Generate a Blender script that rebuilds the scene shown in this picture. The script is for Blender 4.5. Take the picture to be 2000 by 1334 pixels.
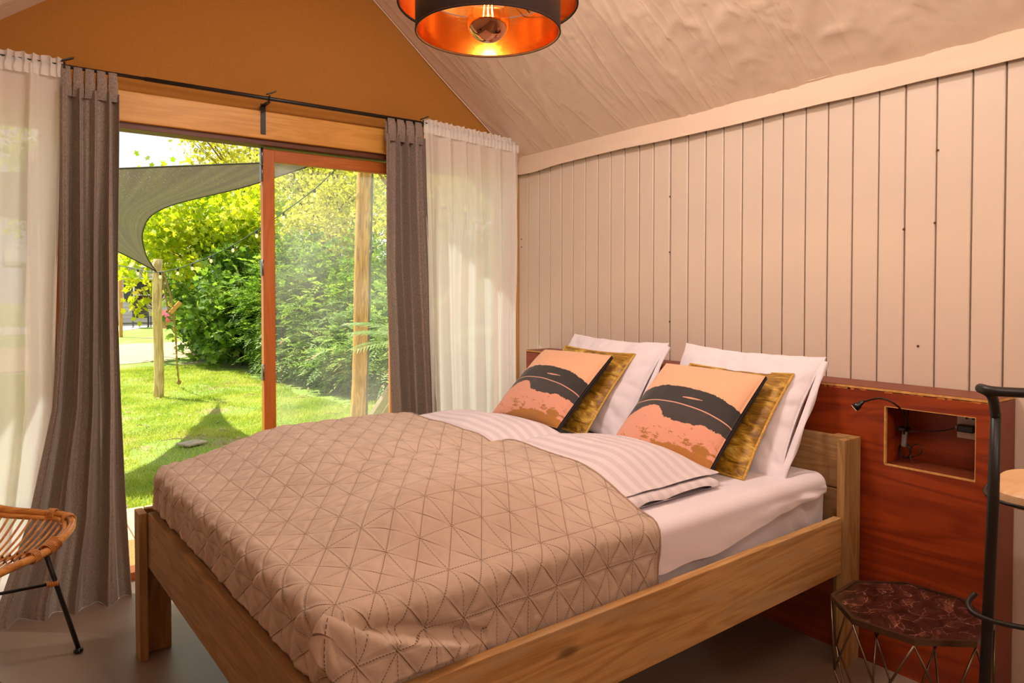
import bpy, bmesh, math, random
import numpy as np
from mathutils import Vector, Matrix, noise as mnoise
random.seed(7)
rng = np.random.default_rng(11)
R = math.radians
SC = bpy.context.scene
COL = SC.collection
for o in list(bpy.data.objects):
    bpy.data.objects.remove(o)

# ------------------------------------------------------------------ camera
cam_d = bpy.data.cameras.new('camera'); cam = bpy.data.objects.new('camera', cam_d); COL.objects.link(cam)
cam.location = (0, 0, 1.35)
cam.rotation_euler = (R(90 - 1.2), 0, R(-36.1))
cam_d.sensor_width = 36; cam_d.lens = 1382 / 2000 * 36
cam_d.shift_y = -68 / 2000
cam_d.clip_start = .02; cam_d.clip_end = 300
SC.camera = cam
# ------------------------------------------------------------------ exposure
SC.view_settings.view_transform = 'Standard'; SC.view_settings.look = 'None'
SC.view_settings.gamma = 1; SC.view_settings.use_curve_mapping = False
SC.view_settings.exposure = 0.0

def lin(c):
    if isinstance(c, str):
        c = tuple(int(c[i:i+2], 16) for i in (0, 2, 4))
    if max(c) > 1.0 or isinstance(c[0], int):
        c = tuple(v / 255 for v in c)
    return tuple((v / 12.92 if v <= .04045 else ((v + .055) / 1.055) ** 2.4) for v in c[:3]) + (1,)

def nd(nt, typ, ins=None, **props):
    n = nt.nodes.new('ShaderNode' + typ)
    for k, v in props.items(): setattr(n, k, v)
    for k, v in (ins or {}).items():
        s = n.inputs[k]
        if hasattr(v, 'is_output'): nt.links.new(v, s)
        else:
            if isinstance(v, tuple) and len(v) == 3 and s.type == 'RGBA': v = v + (1,)
            s.default_value = v
    return n
def mth(nt, op, a, b=None, c=None, clamp=False):
    ins = {0: a}
    if b is not None: ins[1] = b
    if c is not None: ins[2] = c
    n = nd(nt, 'Math', ins, operation=op); n.use_clamp = clamp
    return n.outputs[0]
def ramp(nt, fac, stops, interp='LINEAR'):
    n = nd(nt, 'ValToRGB', {0: fac}); cr = n.color_ramp; cr.interpolation = interp
    while len(cr.elements) < len(stops): cr.elements.new(.5)
    for e, (p, c) in zip(cr.elements, stops):
        e.position = p; e.color = c if isinstance(c, tuple) and len(c) == 4 else (c, c, c, 1) if isinstance(c, (int, float)) else lin(c)
    return n.outputs[0]
def mix(nt, f, a, b, typ='MIX'):
    n = nd(nt, 'Mix', data_type='RGBA', blend_type=typ)
    for idx, v in ((0, f), (6, a), (7, b)):
        s = n.inputs[idx]
        if hasattr(v, 'is_output'): nt.links.new(v, s)
        else: s.default_value = v
    return n.outputs[2]

# ------------------------------------------------------------------ world: pale spring sky with cloud
w = bpy.data.worlds.new('sky'); SC.world = w; w.use_nodes = True; nt = w.node_tree; nt.nodes.clear()
tc = nd(nt, 'TexCoord').outputs['Generated']
mp = nd(nt, 'Mapping', {0: tc, 'Scale': (2.2, 2.2, 5.0)}).outputs[0]
cl = nd(nt, 'TexNoise', {0: mp, 'Scale': 1.6, 'Detail': 9.0, 'Roughness': .55}).outputs[0]
cc = ramp(nt, cl, [(.36, lin('b4cbe2')), (.50, lin('dfe4ea')), (.66, lin('f7f6f3'))])
bg = nd(nt, 'Background', {0: cc, 1: 1.5})
nt.links.new(bg.outputs[0], nd(nt, 'OutputWorld').inputs[0])

# ------------------------------------------------------------------ sun (ahead, a little left, 57 deg high)
sd = bpy.data.lights.new('sun', 'SUN'); sd.energy = 11.0; sd.angle = R(.6); sd.color = (1, .95, .84)
sun = bpy.data.objects.new('sun', sd); COL.objects.link(sun)
sun.rotation_euler = Vector((.32, -.58, -1.0)).to_track_quat('-Z', 'Y').to_euler()
sun.location = (-3, 12, 14)
# ------------------------------------------------------------------ warm fill lights added out of frame, without any real fixture
def lamp(name, loc, size, power, col):
    d = bpy.data.lights.new(name, 'POINT'); d.shadow_soft_size = size; d.energy = power; d.color = col
    o = bpy.data.objects.new(name, d); COL.objects.link(o); o.location = loc
lamp('fill_light_rear', (1.1, -2.0, 2.6), .20, 56, (1.0, .84, .73))  # added fill behind the camera for the bed's near side and rail
def disk(name, loc, tgt, size, power, col):
    d = bpy.data.lights.new(name, 'AREA'); d.shape = 'DISK'; d.size = size; d.energy = power; d.color = col
    o = bpy.data.objects.new(name, d); COL.objects.link(o); o.location = loc
    o.rotation_euler = (Vector(tgt)-Vector(loc)).to_track_quat('-Z', 'Y').to_euler()
disk('fill_light_above', (1.2, 1.85, 2.98), (1.45, 2.15, 0), .5, 31, (1.0, .86, .78))  # added fill above the frame, brightens bed top and boarded wall
disk('fill_light_up', (.8, .1, 2.3), (1.9, 1.0, 3.2), .5, 30, (1.0, .84, .72))  # added upward fill, brightens the roof canvas and bounces off it

# ------------------------------------------------------------------ helpers
def setp(o, label=None, cat=None, group=None, kind=None):
    if label: o['label'] = label
    if cat: o['category'] = cat
    if group: o['group'] = group
    if kind: o['kind'] = kind
    return o
def empty(name, loc=(0, 0, 0), rz=0, **k):
    o = bpy.data.objects.new(name, None); COL.objects.link(o); o.location = loc; o.rotation_euler = (0, 0, rz)
    o.empty_display_size = .05
    return setp(o, **k)
def mobj(name, v, f, mat, parent=None, smooth=False, uv=None, **k):
    me = bpy.data.meshes.new(name)
    if isinstance(f, np.ndarray):
        v = np.asarray(v, dtype=np.float32); n, m = f.shape
        me.vertices.add(len(v)); me.vertices.foreach_set('co', v.ravel())
        me.loops.add(n * m); me.loops.foreach_set('vertex_index', f.ravel().astype(np.int32))
        me.polygons.add(n); me.polygons.foreach_set('loop_start', np.arange(0, n * m, m, dtype=np.int32))
        me.update(calc_edges=True)
    else:
        me.from_pydata([tuple(p) for p in v], [], f)
    if uv is not None:
        ul = me.uv_layers.new(name='UVMap')
        idx = np.empty(len(me.loops), dtype=np.int32); me.loops.foreach_get('vertex_index', idx)
        ul.data.foreach_set('uv', np.asarray(uv, dtype=np.float32)[idx].ravel())
    if smooth: me.polygons.foreach_set('use_smooth', [True] * len(me.polygons))
    for mm in (mat if isinstance(mat, (list, tuple)) else [mat]): me.materials.append(mm)
    me.update()
    o = bpy.data.objects.new(name, me); COL.objects.link(o); o.parent = parent
    return setp(o, **k)
class MB:
    def __init__(s): s.v = []; s.f = []; s.sm = []
    def add(s, v, f, sm=False):
        b = len(s.v); s.v += [tuple(p) for p in v]; s.f += [tuple(i + b for i in q) for q in f]; s.sm += [sm] * len(f)
        return s
    def box(s, c, d, bev=0.0, rot=None):
        bm = bmesh.new(); bmesh.ops.create_cube(bm, size=1); bmesh.ops.scale(bm, vec=d, verts=bm.verts)
        if bev > 0: bmesh.ops.bevel(bm, geom=bm.edges[:], offset=bev, segments=2, affect='EDGES', profile=.6)
        M = Matrix.Translation(c) @ (rot.to_4x4() if rot else Matrix())
        bm.transform(M); bm.verts.index_update()
        s.add([v.co for v in bm.verts], [[v.index for v in f.verts] for f in bm.faces]); bm.free(); return s
    def tube(s, pts, r, n=8, closed=False, cap=True):
        P = [Vector(p) for p in pts]; m = len(P); rr = r if isinstance(r, (list, tuple)) else [r] * m
        vs = []; nrm = None
        for i, p in enumerate(P):
            a = P[(i - 1) % m] if closed or i else P[0]; b = P[(i + 1) % m] if closed or i < m - 1 else P[-1]
            t = (b - a).normalized()
            if nrm is None:
                nrm = t.orthogonal().normalized()
            nrm = (nrm - t * nrm.dot(t)).normalized(); bn = t.cross(nrm)
            for k in range(n):
                q = 2 * math.pi * k / n; vs.append(p + (nrm * math.cos(q) + bn * math.sin(q)) * rr[i])
        fs = []
        for i in range(m if closed else m - 1):
            j = (i + 1) % m
            for k in range(n):
                l = (k + 1) % n; fs.append((i*n+k, i*n+l, j*n+l, j*n+k))
        if closed:
            pass
        elif cap:
            fs.append(tuple(range(n))[::-1]); fs.append(tuple((m-1)*n + k for k in range(n)))
        return s.add(vs, fs, True)
    def lathe(s, prof, c=(0, 0, 0), n=32, caps=True):
        vs = []
        for r_, z in prof:
            for k in range(n):
                q = 2*math.pi*k/n; vs.append((c[0]+r_*math.cos(q), c[1]+r_*math.sin(q), c[2]+z))
        fs = []
        for i in range(len(prof)-1):
            for k in range(n):
                l = (k+1) % n; fs.append((i*n+k, i*n+l, (i+1)*n+l, (i+1)*n+k))
        if caps:
            fs.append(tuple(range(n))[::-1]); fs.append(tuple((len(prof)-1)*n+k for k in range(n)))
        return s.add(vs, fs, True)
    def build(s, name, mat, parent=None, **k):
        o = mobj(name, s.v, s.f, mat, parent, **k)
        o.data.polygons.foreach_set('use_smooth', s.sm); return o
def catmull(pts, n=8):
    P = [Vector(p) for p in pts]; out = []
    for i in range(len(P)-1):
        a, b, c, d = P[max(i-1, 0)], P[i], P[i+1], P[min(i+2, len(P)-1)]
        for k in range(n):
            t = k/n; out.append(.5*((2*b)+(c-a)*t+(2*a-5*b+4*c-d)*t*t+(3*b-a-3*c+d)*t**3))
    out.append(P[-1]); return out
def grid_faces(nr, nc):
    i = np.arange(nr-1)[:, None]*nc + np.arange(nc-1)[None, :]
    return np.stack([i, i+1, i+nc+1, i+nc], -1).reshape(-1, 4)
def sstep(x): x = np.clip(x, 0, 1); return x*x*(3-2*x)
def fbm2(x, y, seed=0, oct=3):
    """smooth value noise for numpy arrays"""
    r = np.random.default_rng(seed); T = r.random((64, 64)); out = np.zeros_like(x, dtype=float); a = 1.; tot = 0
    for o in range(oct):
        xi = np.floor(x).astype(int); yi = np.floor(y).astype(int); fx = sstep(x-xi); fy = sstep(y-yi)
        g = lambda i, j: T[(i+o*17) % 64, (j+o*31) % 64]
        out += a*((g(xi, yi)*(1-fx)+g(xi+1, yi)*fx)*(1-fy)+(g(xi, yi+1)*(1-fx)+g(xi+1, yi+1)*fx)*fy-.5)
        tot += a; a *= .5; x = x*2.03+5.1; y = y*2.03+1.7
    return out/tot*2

# ------------------------------------------------------------------ materials
def pbr(name, col, rough=.6, metal=0, bump=None, spec=.5, sheen=0, coat=0, var=.0, vscale=8):
    m = bpy.data.materials.new(name); m.use_nodes = True; nt = m.node_tree; b = nt.nodes['Principled BSDF']
    c = lin(col)
    if var:
        co = nd(nt, 'TexCoord').outputs['Object']
        n = nd(nt, 'TexNoise', {0: co, 'Scale': vscale, 'Detail': 5.0}).outputs[0]
        f = ramp(nt, n, [(.3, 1-var), (.7, 1+var)]) if False else mth(nt, 'MULTIPLY_ADD', mth(nt, 'SUBTRACT', n, .5), 2*var*2, 1.0)
        cn = nd(nt, 'VectorMath', {0: c[:3], 'Scale': f}, operation='SCALE').outputs[0]
        nt.links.new(cn, b.inputs['Base Color'])
    else: b.inputs['Base Color'].default_value = c
    b.inputs['Roughness'].default_value = rough; b.inputs['Metallic'].default_value = metal
    b.inputs['Specular IOR Level'].default_value = spec
    if sheen: b.inputs['Sheen Weight'].default_value = sheen; b.inputs['Sheen Roughness'].default_value = .4
    if coat: b.inputs['Coat Weight'].default_value = coat; b.inputs['Coat Roughness'].default_value = .15
    if bump:
        sc, st, dist = bump
        co = nd(nt, 'TexCoord').outputs['Object']
        n = nd(nt, 'TexNoise', {0: co, 'Scale': sc, 'Detail': 6.0}).outputs[0]
        bp = nd(nt, 'Bump', {'Height': n, 'Strength': st, 'Distance': dist})
        nt.links.new(bp.outputs[0], b.inputs['Normal'])
    return m
def wood(name, dark, light, axis=2, scale=1.0, rough=.6, grain=1.0, knot=True, coat=0, contrast=.5, ring=1.6, streak=None):
    m = bpy.data.materials.new(name); m.use_nodes = True; nt = m.node_tree; b = nt.nodes['Principled BSDF']
    co = nd(nt, 'TexCoord').outputs['Object']; rnd = nd(nt, 'ObjectInfo').outputs['Random']
    off = nd(nt, 'CombineXYZ', {0: mth(nt, 'MULTIPLY', rnd, 37.), 1: mth(nt, 'MULTIPLY', rnd, 91.), 2: mth(nt, 'MULTIPLY', rnd, 53.)}).outputs[0]
    v = nd(nt, 'VectorMath', {0: co, 1: off}, operation='ADD').outputs[0]
    s = [9*scale]*3; s[axis] = 1.0*scale
    mp = nd(nt, 'Mapping', {0: v, 'Scale': tuple(s)}).outputs[0]
    n1 = nd(nt, 'TexNoise', {0: mp, 'Scale': 1.4, 'Detail': 3.0, 'Distortion': .6}).outputs[0]
    rings = mth(nt, 'SINE', mth(nt, 'MULTIPLY', n1, 22.*ring))
    s2 = [160*scale]*3; s2[axis] = 5*scale
    mp2 = nd(nt, 'Mapping', {0: v, 'Scale': tuple(s2)}).outputs[0]
    n2 = nd(nt, 'TexNoise', {0: mp2, 'Scale': 1.0, 'Detail': 4.0}).outputs[0]
    f = mth(nt, 'ADD', mth(nt, 'MULTIPLY_ADD', rings, .22*contrast, .5), mth(nt, 'MULTIPLY', mth(nt, 'SUBTRACT', n2, .5), .9*grain*contrast), clamp=True)
    c = ramp(nt, f, [(.15, dark), (.85, light)])
    if knot:
        s3 = [7.]*3; s3[axis] = 2.6
        vo = nd(nt, 'TexVoronoi', {0: nd(nt, 'Mapping', {0: v, 'Scale': tuple(s3)}).outputs[0], 'Scale': 1.0}).outputs[0]
        kf = ramp(nt, vo, [(.05, .75), (.12, .0)])
        c = mix(nt, kf, c, tuple(x*.35 for x in lin(dark)[:3])+(1,))
    if streak:
        n3 = nd(nt, 'TexNoise', {0: nd(nt, 'Mapping', {0: v, 'Scale': tuple([30 if i != axis else 4 for i in range(3)])}).outputs[0], 'Scale': 1.0, 'Detail': 6.0}).outputs[0]
        c = mix(nt, ramp(nt, n3, [(.52, 0.), (.62, .6)]), c, lin(streak))
    nt.links.new(c, b.inputs['Base Color']); b.inputs['Roughness'].default_value = rough
    if coat: b.inputs['Coat Weight'].default_value = coat; b.inputs['Coat Roughness'].default_value = .2
    bp = nd(nt, 'Bump', {'Height': n2, 'Strength': .25, 'Distance': .002}); nt.links.new(bp.outputs[0], b.inputs['Normal'])
    return m
def cloth(name, col, transl=.0, transp=.0, weave=900, wst=.25, rough=.9, col2=None, sheen=.2, tcol=None, crease=0):
    m = bpy.data.materials.new(name); m.use_nodes = True; nt = m.node_tree; b = nt.nodes['Principled BSDF']
    b.inputs['Roughness'].default_value = rough; b.inputs['Specular IOR Level'].default_value = .2
    b.inputs['Sheen Weight'].default_value = sheen
    co = nd(nt, 'TexCoord').outputs['Object']
    n = nd(nt, 'TexNoise', {0: nd(nt, 'Mapping', {0: co, 'Scale': (1, 1, .25)}).outputs[0], 'Scale': weave, 'Detail': 2.0}).outputs[0]
    c = mix(nt, ramp(nt, n, [(.38, 0.), (.62, 1.)]), lin(col), lin(col2 or col))
    nt.links.new(c, b.inputs['Base Color'])
    bp = nd(nt, 'Bump', {'Height': n, 'Strength': wst, 'Distance': .001}); nt.links.new(bp.outputs[0], b.inputs['Normal'])
    if crease:
        cn = nd(nt, 'TexNoise', {0: nd(nt, 'Mapping', {0: co, 'Rotation': (0, 0, .55), 'Scale': (.9, 3.6, .5)}).outputs[0], 'Scale': 1.15, 'Detail': 3.0, 'Roughness': .5, 'Distortion': .9}).outputs[0]
        rg = ramp(nt, mth(nt, 'ABSOLUTE', mth(nt, 'SUBTRACT', cn, .5)), [(0., 1.), (.05, .35), (.16, 0.)])
        b2 = nd(nt, 'Bump', {'Height': rg, 'Strength': crease, 'Distance': .02, 'Normal': bp.outputs[0]}); nt.links.new(b2.outputs[0], b.inputs['Normal'])
    sh = b.outputs[0]
    if transl:
        tr = nd(nt, 'BsdfTranslucent', {0: lin(tcol or col)}).outputs[0]
        sh = nd(nt, 'MixShader', {0: transl, 1: sh, 2: tr}).outputs[0]
    if transp:
        tp = nd(nt, 'BsdfTransparent').outputs[0]
        sh = nd(nt, 'MixShader', {0: transp, 1: sh, 2: tp}).outputs[0]
    nt.links.new(sh, nt.nodes['Material Output'].inputs[0]); return m
def leafmat(name, stops, transl=.45, tint=(1.0, 1.0, .55)):
    m = bpy.data.materials.new(name); m.use_nodes = True; nt = m.node_tree; b = nt.nodes['Principled BSDF']
    g = nd(nt, 'NewGeometry'); r_ = g.outputs['Random Per Island']
    co = nd(nt, 'TexCoord').outputs['Object']; n = nd(nt, 'TexNoise', {0: co, 'Scale': 1.3, 'Detail': 2.0}).outputs[0]
    f = mth(nt, 'ADD', mth(nt, 'MULTIPLY', r_, .6), mth(nt, 'MULTIPLY_ADD', n, 1.6, -.6), clamp=True)
    c = ramp(nt, f, stops)
    nt.links.new(c, b.inputs['Base Color']); b.inputs['Roughness'].default_value = .5; b.inputs['Specular IOR Level'].default_value = .35
    t = nd(nt, 'BsdfTranslucent', {0: nd(nt, 'VectorMath', {0: c, 1: tint}, operation='MULTIPLY').outputs[0]}).outputs[0]
    nt.links.new(nd(nt, 'MixShader', {0: transl, 1: b.outputs[0], 2: t}).outputs[0], nt.nodes['Material Output'].inputs[0]); return m

paint = pbr('painted boards', 'dbc7b6', .34, var=.015, vscale=3, bump=(14, .12, .004))
canvas_w = cloth('white roof canvas', 'e6cdb8', weave=700, wst=.15, col2='e0c6b0', crease=.17)
canvas_h = cloth('white canvas hem', 'e6cdb8', weave=700, wst=.15, col2='e0c6b0')
canvas_b = cloth('ochre gable canvas', 'ab7230', weave=500, wst=.2, col2='a26b2c')
pine = wood('pine beam', 'c4842f', 'e3a74c', axis=0, rough=.45, contrast=.6)
pine_v = wood('pine post', 'b9803f', 'dba75f', axis=2, rough=.5, contrast=.7)
stain = wood('stained door wood', 'aa551a', 'cc7428', axis=2, rough=.4, contrast=.45, knot=False, coat=.2)
stain_h = wood('stained door wood rail', 'a85218', 'c87026', axis=0, rough=.4, contrast=.45, knot=False, coat=.2)
scaf_u = wood('scaffold plank along', '9a6c38', 'cba066', axis=0, rough=.75, contrast=.75, streak='b2926a')
scaf_v = wood('scaffold plank across', '866039', 'b48957', axis=1, rough=.75, contrast=.75, streak='9c7c54')
scaf_z = wood('scaffold plank upright', '87602f', 'b98f58', axis=2, rough=.75, contrast=.75, streak='ab8a5d')
ply_red = wood('red stained plywood', '6a1c06', 'a54210', axis=1, scale=.5, rough=.42, grain=.45, knot=False, contrast=.75, ring=1.7)
ply_top = wood('brown plywood top', '70301a', '8a4226', axis=1, rough=.45, knot=False, contrast=.4)
ply_edge = pbr('raw plywood edge', 'd09a55', .6, var=.25, vscale=60)
ply_pale = wood('pale plywood', 'd9a774', 'ecc79a', axis=0, rough=.45, knot=False, contrast=.5)
black = pbr('black powder coated steel', '17120f', .42, var=.1, vscale=40)
blackp = pbr('black plastic', '0c0a0a', .25)
steel = pbr('brushed steel', '8b8580', .35, metal=1)
brass_d = pbr('aged metal wire', '74604f', .35, metal=1, var=.15, vscale=30)
sheer = cloth('sheer white voile', 'f7f3ee', transl=.40, transp=.11, weave=500, wst=.1, tcol='ffffff', sheen=0)
grey_c = cloth('taupe curtain linen', '7d6e66', transl=.12, weave=420, wst=.5, col2='a59386', tcol='a89686')
white_c = cloth('white cotton', 'e6dde4', weave=900, wst=.08)
conc = pbr('grey brown concrete floor', '8a7767', .38, var=.12, vscale=2.2, bump=(5, .15, .004))
wool = pbr('plain wall boards', 'cbb39c', .7)
bark = pbr('bark', '6b5a45', .9, var=.3, vscale=6, bump=(20, .6, .02))
peeled = wood('peeled timber pole', 'c0822e', 'ecb45c', axis=2, scale=1.0, rough=.7, contrast=.9, streak='8d5f2c')
peeled2 = wood('pale fence post', 'c29c5c', 'ecd093', axis=2, scale=1.0, rough=.7, contrast=.9, streak='a07c46')
rope_m = pbr('hemp rope', 'a88555', .9, var=.3, vscale=90, bump=(160, .6, .004))
rattan = wood('rattan', 'a8601f', 'dd9a4c', axis=0, scale=.7, rough=.35, knot=False, contrast=.8, coat=.3)
wht_pl = pbr('white plastic', 'd8cdc4', .4)

def glass_mat(name, haze=.05):
    m = bpy.data.materials.new(name); m.use_nodes = True; nt = m.node_tree; nt.nodes.remove(nt.nodes['Principled BSDF'])
    tp = nd(nt, 'BsdfTransparent', {0: (.97, .985, .975)}).outputs[0]
    gl = nd(nt, 'BsdfGlossy', {0: (1., 1., 1.), 'Roughness': .02}).outputs[0]
    fr = nd(nt, 'Fresnel', {0: 1.45}).outputs[0]
    s = nd(nt, 'MixShader', {0: mth(nt, 'MULTIPLY', fr, .6), 1: tp, 2: gl}).outputs[0]
    if haze:
        co = nd(nt, 'TexCoord').outputs['Object']
        n = nd(nt, 'TexNoise', {0: nd(nt, 'Mapping', {0: co, 'Scale': (1.6, 1, 1.3), 'Rotation': (0, .5, 0)}).outputs[0], 'Scale': 1.7, 'Detail': 6.0}).outputs[0]
        h = ramp(nt, n, [(.35, haze*.35), (.75, haze*2.2)])
        tl = nd(nt, 'BsdfTranslucent', {0: (1., .97, .9)}).outputs[0]
        s = nd(nt, 'MixShader', {0: h, 1: s, 2: tl}).outputs[0]
    nt.links.new(s, nt.nodes['Material Output'].inputs[0]); return m
glass = glass_mat('window glass', .0)
glass_d = glass_mat('dusty door glass', .04)
#@@STRUCTURE
# ================================================================== THE SETTING
YF = 3.72
XW = 2.75
RX, RZ = 1.238, 3.406                       # ridge
def roofz(x): return RZ - .8*(x-RX) if x > RX else RZ - .75*(RX-x)
# floor
o = MB().box((1.0, -.15, -.05), (3.9, 7.84, .1)).build('floor', conc, kind='structure')
# right wall of boards
wr = empty('wall_right', (XW, 0, 0), kind='structure')
MB().box((.06, -.15, 1.15), (.06, 7.8, 2.5)).build('backing', wool, wr)
jy = [3.72, 3.597, 3.486, 3.375, 3.267, 3.162, 3.054, 2.95, 2.846, 2.74, 2.633, 2.529, 2.417, 2.306, 2.2, 2.097, 1.994, 1.889, 1.789, 1.683, 1.584, 1.481, 1.378, 1.28, 1.171, 1.055, .954]
while jy[-1] > -3.9: jy.append(jy[-1]-.106)
for i in range(len(jy)-1):
    a, b = jy[i], jy[i+1]; g = .006 if i not in (10, 11) else .009
    pr = -.004 if i == 11 else random.uniform(-.0008, .0008)
    # board with a chamfered front edge, so every joint is a small V groove
    y0, y1, c = b+g/2, a-g/2, .0028
    prof = [(.03, y0), (c+pr, y0), (pr, y0+c), (pr, y1-c), (c+pr, y1), (.03, y1)]
    v = [(x, y, z) for z in (0, 2.35) for x, y in prof]; n = 6
    f = [(k, (k+1) % n, n+(k+1) % n, n+k) for k in range(n)] + [tuple(range(n))[::-1], tuple(range(n, 2*n))]
    mobj('plank', v, f, paint, wr)
mb = MB()
for y, z in ((1.165, 1.86), (1.172, 1.60), (1.28, 1.585), (1.225, 1.15), (2.42, 1.83), (2.42, 1.55), (2.418, 1.2), (1.18, .98), (3.665, 1.69), (3.665, 1.64)):
    mb.lathe([(.0045, 0), (.0045, .002), (.002, .003)], (0, 0, 0), 8)
    for k in range(-24, 0):
        p = mb.v[k]; mb.v[k] = (-.0005-p[2], y+p[0], z+p[1])
mb.build('screw_head', pbr('rusty screw', '5a3a26', .6), wr, kind='stuff')
# left and back walls (behind or beside the camera)
MB().box((-.98, -.15, .95), (.06, 7.8, 1.9)).build('wall_left', wool, kind='structure')
v = [(-.95, -4.0, 0), (2.8, -4.0, 0), (2.8, -4.0, 2.3), (RX, -4.0, RZ+.05), (-.95, -4.0, 1.8)]
v += [(x, -4.06, z) for x, y, z in v]
mobj('wall_back', v, [(0, 1, 2, 3, 4)[::-1], (5, 6, 7, 8, 9), (0, 1, 6, 5), (1, 2, 7, 6), (2, 3, 8, 7), (3, 4, 9, 8), (4, 0, 5, 9)], wool, kind='structure')
# roof canvas
ceil = empty('ceiling', (0, 0, 0), kind='structure')
def roof(name, xa, xb, side):
    nr, nc = 420, 110
    y = np.linspace(YF+.02, -4.0, nr)[:, None]*np.ones((1, nc)); s = np.linspace(0, 1, nc)[None, :]*np.ones((nr, 1))
    x = RX+(xb-RX)*s; z = RZ + (roofz(xb)-RZ)*s
    L = abs(xb-RX)*1.28; sx = s*L
    near = sstep((YF-y)/.5)
    wv = fbm2(sx*.9+y*.5, y*2.6-sx*1.1, 3, 3)
    rid = 1-np.abs(fbm2(sx*.8+3, y*3.2-sx*1.5+wv, 9, 3)); rid = np.clip((rid-.80)/.2, 0, 1)**2
    rid2 = 1-np.abs(fbm2(sx*2.4+8, y*7.0-sx*4.0+wv*1.5, 21, 2)); rid2 = np.clip((rid2-.82)/.18, 0, 1)**2
    grow = .35+.65*sstep((2.6-y)/1.2)
    rid3 = 1-np.abs(fbm2(sx*5+1, y*15-sx*10+wv*3, 27, 2)); rid3 = np.clip((rid3-.84)/.16, 0, 1)**2
    d = -.030*np.sin(np.pi*s)*near - (.018*wv + .014*rid + .012*rid2 + .010*rid3)*near*grow*np.sin(np.pi*np.clip(s, .02, .98))**.4
    for ys in (2.27, .75, -.8, -2.3):            # panel seams
        d += .006*np.exp(-((y-ys+ .02*np.sin(sx*3))/.010)**2) - .006*sstep(1-np.abs(y-ys)/.18)
    nz = 1/1.28; nx = .8/1.28*side
    x = x+nx*d; z = z+nz*d
    v = np.stack([x, y, z], -1).reshape(-1, 3)
    return mobj(name, v, grid_faces(nr, nc), canvas_w, ceil, True)
roof('roof_canvas', RX, 2.735, 1)
roof('roof_canvas', RX, -.95, -1)
# valance hem along the right wall
nr, nc = 400, 14
y = np.linspace(YF+.01, -4.0, nr)[:, None]*np.ones((1, nc)); s = np.linspace(0, 1, nc)[None, :]*np.ones((nr, 1))
z = 2.225-s*(.112+.012*fbm2(y*1.3, y*0, 4)); x = 2.735-.006-.010*s*(1+fbm2(y*3, s*2, 6))-.004*np.abs(np.sin(y*9))*s
z = z - .02*np.exp(-((y-3.55)/.25)**2)*s
mobj('valance', np.stack([x, y, z], -1).reshape(-1, 3), grid_faces(nr, nc), canvas_h, ceil, True)
MB().tube([(2.722, yy, 2.223+.002*math.sin(yy*30)) for yy in np.linspace(YF, -3.9, 200)], .0045, 6).build('hem_seam', canvas_w, ceil)
MB().tube([(x_, YF-.012, roofz(x_)-.016+.004*math.sin(x_*8)) for x_ in np.linspace(RX, 2.72, 60)], .0035, 6).build('hem_seam', canvas_w, ceil)
# fly sheet outside with a front overhang
for sx_, xe in ((1, 3.15), (-1, -1.35)):
    v = []
    for yy in (4.45, -4.1):
        for q in (0, 1): v.append((RX+(xe-RX)*q, yy, RZ+.07+(roofz(xe)-RZ)*q))
    mobj('fly_sheet', v+[(a, b, c+.01) for a, b, c in v], [(0, 1, 3, 2), (4, 6, 7, 5), (0, 4, 5, 1), (1, 5, 7, 3), (3, 7, 6, 2), (2, 6, 4, 0)], pbr('outer fly', '8d7a60', .9) if sx_ == 1 else bpy.data.materials['outer fly'], ceil)
# gable canvas above the doors
nr, nc = 60, 140
s = np.linspace(0, 1, nc)[None, :]*np.ones((nr, 1)); t = np.linspace(0, 1, nr)[:, None]*np.ones((1, nc))
x = -.95+3.71*s; zt = np.where(x > RX, RZ-.8*(x-RX), RZ-.75*(RX-x)); zb = np.minimum(2.20, zt-.01); z = zb+(zt-zb)*t
y = YF+.015*fbm2(x*1.2, z*1.5, 5)-.004+.006*sstep(1-abs(z-2.33)/.05)
mobj('wall_front', np.stack([x, y, z], -1).reshape(-1, 3), grid_faces(nr, nc), canvas_b, None, True, kind='structure')
# header beam, posts
t1 = MB().box((.93, 3.735, 2.205), (3.7, .09, .14), .004).build('trim_1', pine, kind='structure')
MB().box((2.727, 3.715, 1.1), (.036, .05, 2.2), .003).build('trim_2', pine_v, kind='structure')
MB().box((2.690, 3.735, 1.07), (.03, .06, 2.14), .003).build('trim_3', stain, kind='structure')
# fixed windows left and right of the doors
def fixed_window(name, x0, x1):
    r = empty(name, ((x0+x1)/2, 3.76, 0), kind='structure'); hx = (x1-x0)/2; fw = .055
    for sx_ in (-1, 1): MB().box((sx_*(hx-fw/2), 0, 1.065), (fw, .06, 2.13), .003).build('frame_post', stain, r)
    MB().box((0, 0, 2.10), (2*hx-2*fw, .06, .06), .003).build('frame_rail', stain_h, r)
    MB().box((0, -.01, .035), (2*hx-2*fw, .08, .07), .003).build('window_sill', stain_h, r)
    MB().box((0, .01, 1.07), (2*hx-2*fw, .006, 2.0)).build('pane', glass, r)
fixed_window('window_1', -.93, .214)
fixed_window('window_2', 1.972, 2.675)
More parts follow.
